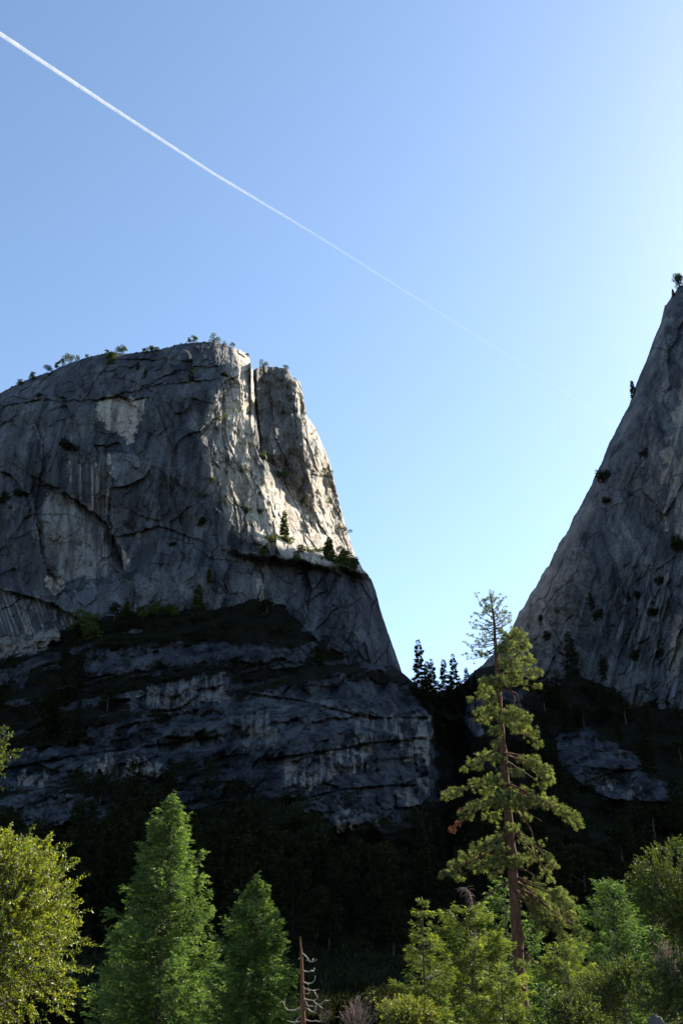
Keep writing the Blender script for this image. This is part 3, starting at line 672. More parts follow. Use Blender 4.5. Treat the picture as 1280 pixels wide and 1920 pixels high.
KIND = dict(slim=K_SLIM, notch=K_NOTCH, notch2=K_NOTCH2, dark=K_DARK, dark2=K_DARK2, darkr=K_DARKR, round=K_ROUND, round2=K_ROUND2, flat=K_FLAT, oak=K_OAK, shrub=K_SHRUB, shrub2=K_SHRUB2, dshrub=K_DSHRUB)

def on(surf, kind, px, py, h, label, cat, group=None, sx=1.0, sink=.04, tilt=(0, 0), dD=0.0):
    fn, topf = {'dome': (dome_depth, DT), 'cliff': (cliff_depth, RT), 'hill': (hill_depth, HT)}[surf]
    pyb = max(py, float(topf(px))+1.0)
    D = float(fn(np.array([px]), np.array([pyb]))[0])+dD
    loc = P(px, py, D); hm = h*pxm(py, D)*1.06
    loc[2] -= hm*sink
    return KIND[kind].place(loc, hm, label, cat, group, sx=sx, tilt=tilt)

G_RIM = 'small trees along the rim of the left dome'
for a in [('round2', 37, 723, 12, 'dark bushy tree lowest on the left skyline of the dome', 1.5), ('round2', 60, 713, 17, 'dark upright tree second lowest on the dome skyline', 1),
          ('flat', 89, 700, 14, 'pale wide tree on the rim just above the dark upright tree', 1.1), ('round2', 107, 692, 15, 'lower left tree of three close together on the dome rim', .9),
          ('round', 115, 688, 17, 'middle tree of three close together on the dome rim', .9), ('flat', 124, 683, 19, 'leaning top right tree of three close together on the dome rim', .9),
          ('flat', 141, 677, 11, 'small flat tree right of the three close trees on the rim', 1.1), ('round', 163, 671, 7, 'tiny bush alone on the rising dome rim', 1.3),
          ('round', 200, 664, 10, 'small tree on the rim behind the sunlit tree on the wall', 1.0), ('oak', 208, 684, 26, 'sunlit tree rooted just below the dome rim', .8),
          ('flat', 221, 663, 12, 'left tree of a touching pair on the flat dome rim', 1.1), ('round', 231, 662, 15, 'right taller tree of a touching pair on the flat dome rim', 1.1),
          ('round', 272, 664, 12, 'left tree of a sunlit clump of three on the rim', 1.2), ('round2', 284, 662, 15, 'tallest middle tree of a sunlit clump of three on the rim', 1.2),
          ('round', 294, 659, 9, 'smallest right tree of a sunlit clump of three on the rim', 1.2), ('round2', 354, 643, 11, 'narrow tree left of a fuller one near the dome summit', .9),
          ('round', 364, 642, 14, 'full round tree near the dome summit beside a narrow one', 1.1), ('flat', 402, 642, 14, 'wide flat topped pine on the very summit of the dome', 1.3),
          ('flat', 421, 647, 6, 'low bush just right of the summit pine', 1.5), ('flat', 434, 651, 8, 'small spreading bush above the sunlit corner of the dome', 1.2),
          ('round', 463, 669, 7, 'small bush on the sunlit shoulder above the cleft', 1.3), ('flat', 493, 689, 13, 'larger tree on the square top of the second buttress', 1.1),
          ('flat', 535, 693, 7, 'little flat tree at the right end of the second buttress', 1.5)]:
    on('dome', a[0], a[1], a[2], a[3], a[4], 'tree', G_RIM, sx=a[5])
G_LEDGE = 'trees on the ledge below the sunlit slab'
for a in [('slim', 532, 1014, 63, 'tall slender conifer standing before the bright sunlit slab', 1.0), ('slim', 475, 1054, 38, 'bright green pointed conifer left of the ledge', 1.25),
          ('round2', 455, 1052, 30, 'dull green tree beside the bright pointed conifer', .7), ('oak', 493, 1040, 20, 'round bushy tree above the bright pointed conifer', 1.0),
          ('round2', 515, 1064, 36, 'open branched pine in the middle of the ledge', .9), ('slim', 616, 1050, 46, 'broad conifer at the right side of the ledge', 1.7),
          ('oak', 645, 1066, 40, 'tall bushy tree near the right end of the ledge', .75), ('oak', 662, 1070, 26, 'small bushy tree last on the right end of the ledge', .9),
          ('slim', 392, 1092, 29, 'small conifer alone on the dark wall above the wooded terrace', 1.4), ('slim', 371, 1146, 54, 'conifer with sunlit tip rising from the dark terrace', 1.7),
          ('round2', 533, 1015, 0, '', 0)]:
    if a[3]: on('dome', a[0], a[1], a[2], a[3], a[4], 'tree', G_LEDGE, sx=a[5])
G_FS = 'shrubs growing in cracks of the left dome'
for a in [('shrub', 535, 1016, 14, 'shrub at the foot of the tall slender ledge conifer', 1.0), ('shrub2', 511, 1016, 12, 'shrub left of the tall slender ledge conifer', 1.6), ('shrub', 556, 1036, 9, 'shrub on the ledge just right of the open pine', 1.8),
          ('shrub2', 575, 1034, 10, 'wide low shrub midway along the sunlit ledge', 1.8), ('shrub', 592, 1032, 14, 'thick shrub left of the broad ledge conifer', 1.6), ('shrub', 547, 1048, 9, 'low shrub under the midway ledge shrubs', 1.8),
          ('shrub2', 628, 1058, 14, 'dark shrub under the broad ledge conifer', 2.2), ('shrub', 604, 1050, 13, 'shaded shrub left below the broad ledge conifer', 1.8),
          ('shrub', 414, 790, 10, 'bush high on the veined edge of the wall', 1.3), ('shrub2', 470, 838, 10, 'bush on the sunlit edge beside the cleft', 1.0), ('shrub', 499, 860, 11, 'bush at the foot of the cleft', 1.1),
          ('shrub2', 516, 892, 14, 'left bush of a large pair under the second buttress', 1.3), ('shrub', 529, 900, 13, 'right bush of a large pair under the second buttress', 1.2), ('shrub', 453, 887, 9, 'small bush left of the large pair on the slab', 1.2),
          ('shrub2', 397, 903, 9, 'bush low on the broken lit edge of the wall', 1.2), ('shrub', 393, 932, 11, 'round bush below the broken lit edge of the wall', 1.2), ('shrub2', 460, 962, 14, 'bush at the left margin of the bright slab', 1.0),
          ('shrub', 491, 962, 10, 'bush on the bright slab above the tall slender conifer', 1.0), ('shrub2', 470, 987, 7, 'tiny bush at the lower left margin of the slab', 1.2), ('shrub', 559, 942, 9, 'solitary bush in the middle of the bright slab', 1.2),
          ('shrub', 606, 884, 8, 'bush high near the right skyline of the dome', 1.3), ('shrub2', 616, 944, 12, 'dark bush in a groove near the right skyline', .9), ('shrub', 640, 996, 9, 'bush lowest near the right skyline of the slab', 1.3),
          ('dshrub', 380, 985, 18, 'dark bush on the grey wall left of the slab', .7), ('dshrub', 5, 942, 18, 'dark bush at the left border of the wall', 1.2), ('dshrub', 34, 930, 12, 'dark bush beside the one at the left border', 1.3),
          ('dshrub', 120, 840, 12, 'dark wide bush on the upper left wall', 2.2), ('dshrub', 326, 1024, 8, 'small dark bush in the middle of the grey wall', 1.2)]:
    on('dome', a[0], a[1], a[2], a[3], a[4], 'shrub', G_FS, sx=a[5], sink=.2)
for a in [('dark2', 358, 712, 34, 'dark tree hanging in the hollow left of the summit', .9), ('dark2', 272, 708, 24, 'dark tree in the gully under the sunlit clump', .9), ('dark2', 258, 694, 20, 'shaded tree highest in the rim gully', 1.0),
          ('darkr', 118, 752, 8, 'dark bush on the upper bench left of the pale scar', 2.5), ('darkr', 75, 745, 7, 'dark bush at the left of the upper bench', 2.5), ('darkr', 420, 708, 9, 'dark bush on the bench right of the summit', 2.2)]:
    on('dome', a[0], a[1], a[2], a[3], a[4], 'tree', 'shaded trees high on the left dome', sx=a[5], sink=.08)
G_RC = 'trees and bushes on the right cliff'
for a in [('slim', 1187, 742, 36, 'lone pointed conifer on the slanting skyline of the right cliff', 1.1, 'tree'), ('round2', 1273, 540, 33, 'tall open pine at the top corner of the right cliff', .9, 'tree'), ('slim', 1262, 556, 19, 'small pointed tree just below the top corner pine', 1.1, 'tree'),
          ('dshrub', 1207, 860, 22, 'dark tall bush on the upper middle of the right cliff', .6, 'shrub'), ('dshrub', 1131, 905, 24, 'dark bush near the skyline of the right cliff', .7, 'shrub'), ('dshrub', 1134, 945, 9, 'low dark bush under the skyline bush', 2.0, 'shrub'),
          ('dshrub', 1266, 1034, 26, 'largest dark bush at the right border of the cliff', 1.0, 'shrub'), ('dshrub', 1250, 1094, 18, 'dark bush below the largest one at the right border', 1.2, 'shrub'), ('dshrub', 1172, 1124, 16, 'dark bush on the fluted lower cliff', 1.0, 'shrub'),
          ('dshrub', 1200, 1120, 12, 'smaller bush beside the one on the fluted lower cliff', 1.2, 'shrub'), ('dshrub', 1226, 1155, 14, 'dark bush low on the fluted cliff', 1.2, 'shrub'), ('dshrub', 1113, 1165, 20, 'dark bush above the forest at the cliff foot', 1.2, 'shrub'),
          ('dark2', 1072, 1266, 92, 'tallest dark conifer at the foot of the right cliff', .8, 'tree'), ('dark2', 1108, 1140, 36, 'dark conifer in the groove halfway down the cliff', .8, 'tree'), ('dark2', 1132, 1272, 52, 'shorter dark conifer at the foot of the right cliff', .9, 'tree'),
          ('dshrub', 1010, 1165, 10, 'small bush low by the sloping cliff edge', 1.1, 'shrub'), ('dshrub', 1024, 1200, 14, 'bush below the small one by the sloping cliff edge', 1.3, 'shrub'), ('dshrub', 1185, 1240, 20, 'bush between the flutes above the talus', .8, 'shrub'), ('dshrub', 1240, 1235, 20, 'bush beside the pale lower flake', 1.0, 'shrub')]:
    on('cliff', a[0], a[1], a[2], a[3], a[4], a[6], G_RC, sx=a[5], sink=.1)
G_N = 'conifers in the notch between the cliffs'
for a in [('notch', 787, 1312, 118, 'tallest fir in the notch, nearest the left dome', .8), ('notch2', 803, 1316, 80, 'fir close behind the tallest one in the notch', .95), ('notch', 811, 1318, 86, 'dense fir third from the dome in the notch', .9),
          ('notch2', 835, 1322, 90, 'middle fir of the notch with clear sky around its tip', .9), ('notch', 853, 1326, 104, 'second tallest fir in the notch, right of the middle', .8), ('notch2', 876, 1306, 56, 'short fir where the notch meets the right cliff', 1.1),
          ('slim', 768, 1302, 20, 'thin little fir at the dome edge of the notch', .9), ('notch2', 822, 1330, 56, 'low fir filling the gap in the middle of the notch', 1.2), ('notch', 797, 1328, 60, 'low fir under the tallest one in the notch', 1.2),
          ('notch', 864, 1330, 60, 'low fir right of the second tallest in the notch', 1.2), ('notch2', 845, 1336, 60, 'lowest front fir in the notch', 1.2), ('notch2', 890, 1296, 30, 'stubby fir at the toe of the right cliff skyline', 1.3)]:
    on('hill', a[0], a[1], a[2], a[3], a[4], 'tree', G_N, sx=a[5], sink=.05)
G_T = 'trees on the terrace under the left dome'
for a in [('oak', 160, 1196, 50, 'sunlit yellow green oak at the left end of the terrace', 1.15), ('slim', 236, 1158, 34, 'sunlit pointed conifer on the terrace crest', 1.6), ('darkr', 214, 1165, 34, 'dark bushy tree left of the sunlit terrace conifer', .9),
          ('oak', 268, 1162, 24, 'sunlit bush right of the terrace conifer', 1.3), ('oak', 296, 1156, 24, 'sunlit bush in the middle of the terrace crest', 1.4), ('oak', 322, 1154, 20, 'half shaded bush at the right of the sunlit terrace bushes', 1.4),
          ('darkr', 500, 1150, 24, 'dark bush at the right end of the terrace', 1.6), ('darkr', 150, 1200, 26, 'shaded bush beside the sunlit terrace oak', 1.5)]:
    on('hill', a[0], a[1], a[2], a[3], a[4], 'tree', G_T, sx=a[5], sink=.05)

# shaded forest: separate trees and the brush between them
def forest():
    r = np.random.default_rng(77); n = 0; tries = 0; pts = []
    while n < 210 and tries < 9000:
        tries += 1
        px = r.uniform(-40, 1320); py = r.uniform(1215, 1800)
        if py < HT(px)+28: continue
        if rock_mask(np.array([px]), np.array([py]))[0] > .5: continue
        D = float(hill_depth(np.array([px]), np.array([py]))[0])
        h = r.uniform(9, 21)/pxm(py, D)
        tip = py-h
        if tip < HT(px)-4: continue
        # keep the ledges of bare rock above it in view
        if rock_mask(np.array([px]*3), np.array([py-h*.3, py-h*.6, py-h*.9])).mean() > r.choice([.2, .34]): continue
        if any(abs(px-q[0]) < 11 and abs(py-q[1]) < 11 for q in pts): continue
        pts.append((px, py)); n += 1
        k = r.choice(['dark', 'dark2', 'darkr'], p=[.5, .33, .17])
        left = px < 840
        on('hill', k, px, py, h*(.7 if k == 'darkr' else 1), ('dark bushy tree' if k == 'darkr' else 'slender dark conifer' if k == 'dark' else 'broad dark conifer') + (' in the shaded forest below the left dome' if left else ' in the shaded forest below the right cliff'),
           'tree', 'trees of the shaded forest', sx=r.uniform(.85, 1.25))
forest()
def brush():
    r = np.random.default_rng(78); n = 16000
    px = r.uniform(-60, 1340, n); py = np.append(r.uniform(1140, 1870, n-2500), r.uniform(1850, 1950, 2500))
    k = (py > HT(px)+3); px, py = px[k], py[k]
    rm = rock_mask(px, py); nz = fbm(px/30, py/14, 3, 400)
    k = (rm < .5) | ((nz > .12) & (r.random(len(px)) < .75)); px, py, rm = px[k], py[k], rm[k]
    D = hill_depth(px, py); o = P(px, py, D); m = len(o); per = 16
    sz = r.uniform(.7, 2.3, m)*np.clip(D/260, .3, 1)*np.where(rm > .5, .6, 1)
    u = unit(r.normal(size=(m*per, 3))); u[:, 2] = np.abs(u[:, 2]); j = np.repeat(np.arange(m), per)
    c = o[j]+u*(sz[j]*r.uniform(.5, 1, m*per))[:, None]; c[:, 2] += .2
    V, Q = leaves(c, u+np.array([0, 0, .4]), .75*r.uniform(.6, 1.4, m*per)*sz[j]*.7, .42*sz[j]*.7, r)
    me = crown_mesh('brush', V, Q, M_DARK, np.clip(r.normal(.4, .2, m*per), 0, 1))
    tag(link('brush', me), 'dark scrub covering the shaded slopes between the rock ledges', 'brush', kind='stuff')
brush()

# ------------------------------------------------------------------ foreground trees
conifer('cedar_tree', 325, 1478, 80, [(0, .5), (16, 4), (36, 13), (60, 23), (90, 34), (140, 46), (190, 64), (225, 74), (300, 82), (340, 98), (440, 108)], 'tallest green cedar, conical, standing left of the smaller cedar', 501,
        nb=330, nleaf=140000, L=.29, W=.052, mat=M_CEDAR, droop=(32, -18), spray=.26, hang=.32, trunk_r=.24, clump=.16, curve_up=.25)
conifer('cedar_tree', 483, 1633, 72, [(0, .5), (14, 3), (30, 11), (50, 20), (90, 36), (130, 46), (170, 60), (220, 70), (300, 76)], 'smaller conical cedar between the tall cedar and the dead snag', 502,
        nb=240, nleaf=95000, L=.26, W=.048, mat=M_CEDAR, droop=(32, -18), spray=.28, hang=.3, trunk_r=.15, clump=.16, curve_up=.25)
conifer('cedar_tree', 233, 1732, 90, [(0, 4), (20, 18), (60, 28), (120, 40), (200, 46)], 'dim small cedar half hidden behind the left side of the tallest cedar', 503,
        nb=90, nleaf=16000, L=.26, W=.1, mat=M_CEDAR, droop=(50, -10), spray=.4, hang=.45)
conifer('fir_tree', 790, 1681, 51, [(0, 2), (20, 8), (60, 20), (110, 32), (170, 42), (240, 48)], 'thin pointed fir left of the broad yellow green fir', 504,
        nb=90, tiers=17, nleaf=30000, L=.19, W=.028, mat=M_FIR, droop=(25, -18), spray=.3, hang=.1, clump=.25)
conifer('fir_tree', 878, 1698, 56, [(0, 6), (15, 20), (50, 42), (100, 62), (150, 74), (240, 100)], 'broad yellow green fir in front of the tall pine', 505,
        nb=120, tiers=13, nleaf=88000, L=.2, W=.029, mat=M_FIR, droop=(30, -20), spray=.34, hang=.1, clump=.3, curve_up=.25)
conifer('fir_tree', 942, 1646, 96, [(0, 4), (30, 26), (70, 46), (120, 64), (200, 76)], 'dark green fir standing behind the pine trunk', 506,
        nb=100, nleaf=22000, L=.28, W=.1, mat=M_CEDAR, droop=(40, -12), spray=.4, hang=.3)
conifer('fir_tree', 1142, 1648, 74, [(0, 4), (12, 14), (30, 26), (60, 38), (100, 54), (160, 78), (240, 96)], 'full green fir right of the tall pine with rounded top', 507,
        nb=180, tiers=20, nleaf=88000, L=.23, W=.034, mat=M_CEDAR, droop=(34, -18), spray=.32, hang=.16, clump=.25)
conifer('fir_tree', 1222, 1735, 66, [(0, 8), (30, 34), (80, 54), (150, 66)], 'short green fir between the full fir and the right oak', 508,
        nb=90, nleaf=20000, L=.2, W=.08, mat=M_CEDAR, droop=(45, -12), spray=.42, hang=.3)
conifer('fir_tree', 1022, 1842, 46, [(0, 3), (20, 18), (50, 34), (100, 44)], 'little dark green fir at the bottom right of the pine', 509,
        nb=60, nleaf=9000, L=.14, W=.05, mat=M_CEDAR, droop=(40, -5), spray=.4, hang=.15)
conifer('fir_tree', 694, 1858, 52, [(0, 2), (20, 9), (50, 16), (90, 20)], 'tiny dull fir sapling beside the leafless shrub', 510,
        nb=40, nleaf=2600, L=.14, W=.05, mat=M_PINE, droop=(40, 0), spray=.4, hang=.15)

shoots_tree('broadleaf_tree', -22, 1775, 16, 165, 210, 'large bright yellow green broadleaf bush filling the lower left corner', 520, 3000, 30, .42, .058, .022, M_BROAD, up=.35, lobes=16)
shoots_tree('broadleaf_tree', -68, 1440, 22, 84, 105, 'taller leafy tree cut off by the left border above the bright bush', 521, 700, 18, .36, .085, .035, M_OAK, up=.25, lobes=10)
shoots_tree('oak_tree', 1292, 1690, 40, 104, 100, 'big oak at the right border with sunlit top and dark underside', 522, 2600, 18, .45, .085, .042, M_OAK, up=.5, lobes=14)
shoots_tree('oak_tree', 1300, 1850, 38, 110, 90, 'lower dark oak bush under the big oak at the right border', 523, 2000, 18, .42, .085, .042, M_OAK, up=.35, lobes=12)
shoots_tree('shrub', 745, 1912, 44, 72, 46, 'bright yellow green shrub left of the broad fir at the bottom', 524, 1000, 18, .35, .075, .035, M_BROAD, 'shrub', up=.6)
shoots_tree('shrub', 1170, 1870, 47, 92, 62, 'yellow green shrub under the full fir at the bottom right', 525, 1500, 18, .4, .08, .038, M_OAK, 'shrub', up=.6, lobes=12)
conifer('fir_tree', 1058, 1766, 63, [(0, 3), (15, 18), (45, 42), (90, 66), (160, 84)], 'olive feathery fir between the pine and the full fir', 526,
        nb=110, tiers=13, nleaf=60000, L=.2, W=.029, mat=M_FIR, droop=(32, -18), spray=.36, hang=.12, clump=.3)
conifer('fir_tree', 938, 1822, 45, [(0, 3), (15, 20), (45, 44), (90, 62), (140, 70)], 'light green young fir at the foot of the tall pine', 527,
        nb=90, tiers=10, nleaf=46000, L=.16, W=.025, mat=M_FIR, droop=(35, -14), spray=.36, hang=.1, clump=.3)
shoots_tree('shrub', 1090, 1905, 44, 70, 34, 'dark low shrub along the bottom border right of the little fir', 528, 700, 14, .35, .1, .05, M_OAK, 'shrub', up=.5)

# tall ponderosa-like pine: limbs and needle clumps read off the photograph, each with its own depth
def pine():
    r = np.random.default_rng(600); D0 = 86.0
    TX = curve([(1110,918),(1125,921),(1170,925),(1230,930),(1290,934),(1350,938),(1430,944),(1500,950),(1580,957),(1650,962),(1720,966),(1800,972),(1880,979)])
    TR = curve([(1112,.6),(1130,1.6),(1200,3.2),(1290,5),(1450,7.2),(1600,8.6),(1800,10.3),(1900,11.6)])
    base = P(TX(1880), 1880, D0); base[2] = gz(D0)
    ys = np.linspace(1112, 1880, 40); tp = P(TX(ys), ys, D0); tp[:, 0] += .0; tr = TR(ys)*pxm(ys, D0)
    tr = tr*(1+.05*r.normal(size=40)); tp[:, 0] += .12*fbm(ys/60, 0*ys, 2, 601)
    foot = tp[-1].copy(); foot[2] = base[2]-.2
    tp = np.vstack([tp, foot]); tr = np.append(tr, tr[-1]*1.15)
    trunk_br = [(tp-base, tr)]; limb = []
    cen, rad, brown = [], [], []
    tips = []
    # (trunk y, clump x, y, half width, half height, tufts)
    CL = [(1215,972,1188,16,9,22),(1200,955,1196,22,12,34),(1222,950,1216,22,16,50),(1225,980,1212,17,14,36),(1240,990,1240,16,12,32),(1250,960,1245,26,14,52),(1262,1000,1262,16,9,24),(1268,966,1270,26,13,50),(1275,942,1278,14,12,24),(1285,1006,1287,11,4,9),
          (1278,912,1278,14,10,24),(1292,906,1296,17,12,34),(1290,920,1312,16,9,24),(1312,884,1312,9,5,8),(1330,900,1336,14,9,20),(1335,920,1334,16,9,26),(1350,904,1352,13,8,14),
          (1325,968,1338,18,10,32),(1330,984,1348,16,10,26),(1335,952,1348,18,12,34),(1345,998,1374,14,10,20),(1348,1006,1394,10,9,14),(1350,975,1366,20,10,26),(1352,928,1372,14,8,20),(1370,930,1392,9,6,8),
          (1392,912,1418,22,8,30),(1398,890,1434,16,9,20),(1402,868,1443,10,5,9),(1410,930,1425,14,9,18),
          (1408,1000,1428,18,10,28),(1412,1018,1446,18,12,32),(1414,1030,1462,12,9,16),(1420,968,1450,16,8,18),(1425,1020,1474,12,8,12),
          (1440,925,1462,18,9,24),(1450,898,1468,20,7,18),(1455,850,1486,16,10,28),(1460,836,1494,10,8,14),(1462,912,1486,18,8,18),
          (1470,955,1492,26,10,40),(1480,930,1504,24,10,34),(1490,968,1512,22,10,32),(1494,985,1532,12,8,14),(1500,920,1532,18,9,22),(1492,890,1514,22,8,24),(1500,872,1530,16,8,16),
          (1468,1000,1500,20,9,28),(1470,1028,1506,20,10,34),(1472,1052,1518,18,10,28),(1474,1070,1532,16,10,24),(1478,1084,1546,10,9,16),
          (1545,960,1552,14,8,16),(1548,925,1572,16,7,18),(1550,985,1580,14,8,12),(1560,935,1592,18,9,24),
          (1575,900,1588,20,8,26),(1580,878,1604,20,9,28),(1582,856,1622,18,9,24),(1585,840,1636,13,7,14),(1588,828,1642,6,4,5),(1590,858,1648,12,6,10),
          (1592,930,1618,28,10,48),(1600,900,1626,22,9,28),(1596,968,1618,24,9,36),(1604,992,1612,14,7,14),(1610,925,1642,12,6,10),
          (1540,1026,1606,14,7,18),(1545,1036,1622,12,7,14),(1550,1022,1636,12,6,8),(1552,1034,1650,9,6,6),
          (1640,1012,1684,22,12,40),(1642,1042,1676,20,11,36),(1645,1062,1692,18,14,36),(1648,1032,1704,24,14,50),(1650,1004,1712,18,14,36),(1652,1066,1722,20,14,38),(1655,1040,1732,22,13,40),(1658,1084,1744,15,10,22),(1660,1098,1756,9,7,9),(1660,1012,1740,18,12,28),(1662,1058,1758,18,9,20)]
    for ty, cx, cy, rx, ry, nt in CL:
        nt = int(nt*1.5); rx *= 1.12; ry *= 1.18
        m = pxm(cy, D0); dz = r.normal(0, 1.1)+ (0.0); D = D0+np.clip(dz, -2.4, 2.4) if abs(cx-TX(cy)) > 26 else D0-.55-.4*abs(dz)
        c = P(cx, cy, D)-base; s0 = P(TX(ty), ty, D0)-base
        mid = (s0+c)/2+np.array([0, 0, .25*np.linalg.norm(c-s0)*.25])
        q = np.linspace(0, 1, 7)[:, None]; pts = (1-q)**2*s0+2*q*(1-q)*mid+q*q*c; pts[1:] += r.normal(0, .05, (6, 3))
        limb.append((pts, np.linspace(min(.11, .03+.016*np.linalg.norm(c-s0)), .018, 7)))
        u = unit(r.normal(size=(nt, 3)))*(r.random(nt)**.4)[:, None]
        t = c+u*np.array([rx*m, (rx+ry)*.5*m*.9, ry*m]); tips.append(t)
        na = max(2, int(nt*.35)); qq = r.uniform(.42, 1, na); la = np.stack([np.interp(qq, np.linspace(0, 1, 7), pts[:, d]) for d in range(3)], -1)
        tips.append(la+r.normal(0, .26, (na, 3))); brown.append(np.zeros(na))
        for k in range(0, nt, 3): limb.append((np.stack([pts[5], (pts[5]+t[k])/2+r.normal(0, .05, 3), t[k]]), np.array([.022, .015, .01])))
        brown.append(np.zeros(nt))
    # sparse crown: bare twigs, each with a few tufts at its end
    TOP = [(1160,893,1119),(1150,905,1124),(1148,900,1134),(1168,891,1150),(1172,893,1163),(1176,886,1178),(1196,880,1192),(1205,868,1204),(1208,876,1210),(1200,893,1197),(1215,873,1226),(1218,876,1236),(1220,886,1222),(1212,893,1230),(1222,902,1226),(1190,905,1180),(1185,898,1172),
           (1138,929,1121),(1145,943,1122),(1150,938,1133),(1158,944,1138),(1165,941,1146),(1170,956,1149),(1175,950,1158),(1180,958,1164),(1185,947,1170),(1190,958,1176),(1130,914,1120),(1140,906,1130),(1155,910,1150),(1165,935,1158),(1122,923,1116),(1200,942,1184),(1178,915,1186),(1196,910,1205)]
    for ty, cx, cy in TOP:
        D = D0+r.normal(0, .7); s0 = P(TX(ty), ty, D0)-base; c = P(cx, cy, D)-base
        mid = (s0+c)/2-np.array([0, 0, .18*np.linalg.norm(c-s0)]); q = np.linspace(0, 1, 6)[:, None]; pts = (1-q)**2*s0+2*q*(1-q)*mid+q*q*c
        limb.append((pts, np.linspace(.055, .014, 6)))
        t = [c]
        for k in range(6):
            b = pts[r.integers(2, 6)]; e = b+unit(r.normal(size=3)+np.array([0, 0, .5]))*r.uniform(.25, .6); limb.append((np.stack([b, (b+e)/2, e]), np.array([.016, .013, .01]))); t.append(e)
        tips.append(np.array(t)); brown.append(np.zeros(len(t)))
    BR = [(848,1556,6,5,9),(856,1545,6,4,7),(862,1520,4,3,4),(1030,1628,3,3,3)]
    for cx, cy, rx, ry, nt in BR:
        c = P(cx, cy, D0+.3)-base; m = pxm(cy, D0); tips.append(c+unit(r.normal(size=(nt, 3)))*np.array([rx*m, rx*m, ry*m])); brown.append(np.ones(nt))
    for pl in ([(972,1628),(990,1634),(1004,1646),(1015,1664)], [(972,1776),(988,1790),(1005,1810),(1018,1830),(1032,1866)], [(950,1498),(975,1515),(996,1560),(1004,1600),(1012,1616)], [(966,1668),(985,1690),(992,1705)], [(944,1412),(975,1416),(1000,1428)], [(950,1470),(975,1478),(995,1492)],
               [(950,1500),(972,1510),(990,1524),(1015,1540)], [(935,1275),(955,1290),(965,1310),(962,1325)], [(936,1290),(968,1300),(975,1325)], [(955,1562),(935,1572),(905,1586)], [(962,1650),(940,1660),(915,1678),(900,1690)], [(856,1548),(880,1530),(910,1510)], [(968,1740),(980,1752),(990,1790),(985,1830)]):
        a = np.array(pl, float); pts = P(a[:, 0], a[:, 1], D0-.5-.5*np.arange(len(a))/len(a))-base
        limb.append((pts, np.linspace(.10, .03, len(a))))
    T = np.concatenate(tips); B = np.concatenate(brown); per = 34
    n = len(T)
    j = np.repeat(np.arange(n), per); u = unit(r.normal(size=(n*per, 3))+np.array([0, 0, .45]))
    V, Q = leaves(T[j], u, .235*r.uniform(.7, 1.15, n*per), .027, r, fold=.1)
    tone = np.clip(np.repeat(r.normal(.45, .22, n), per)+r.normal(0, .1, n*per), 0, 1)
    e = empty('pine_tree', tuple(base), 'tall lone pine with red brown trunk and sparse bare top rising against the sky', 'tree')
    tv, tq = tubes(trunk_br, 14); link('trunk', quads('trunk', tv, tq, M_BARK), e)
    tv, tq = tubes(limb, 5); link('branches', quads('branches', tv, tq, M_BARK, smooth=True), e)
    bm = np.repeat(B, per) > .5
    def sub(mask): return V.reshape(-1, 4, 3)[mask].reshape(-1, 3), np.arange(mask.sum()*4).reshape(-1, 4)
    v, q = sub(~bm); link('crown', crown_mesh('crown', v, q, M_PINE, tone[~bm]), e)
    v, q = sub(bm); o = link('dead_needles', crown_mesh('dead_needles', v, q, M_DEADN, tone[bm]), e); o['label'] = 'rusty brown dead needle tufts'
pine()

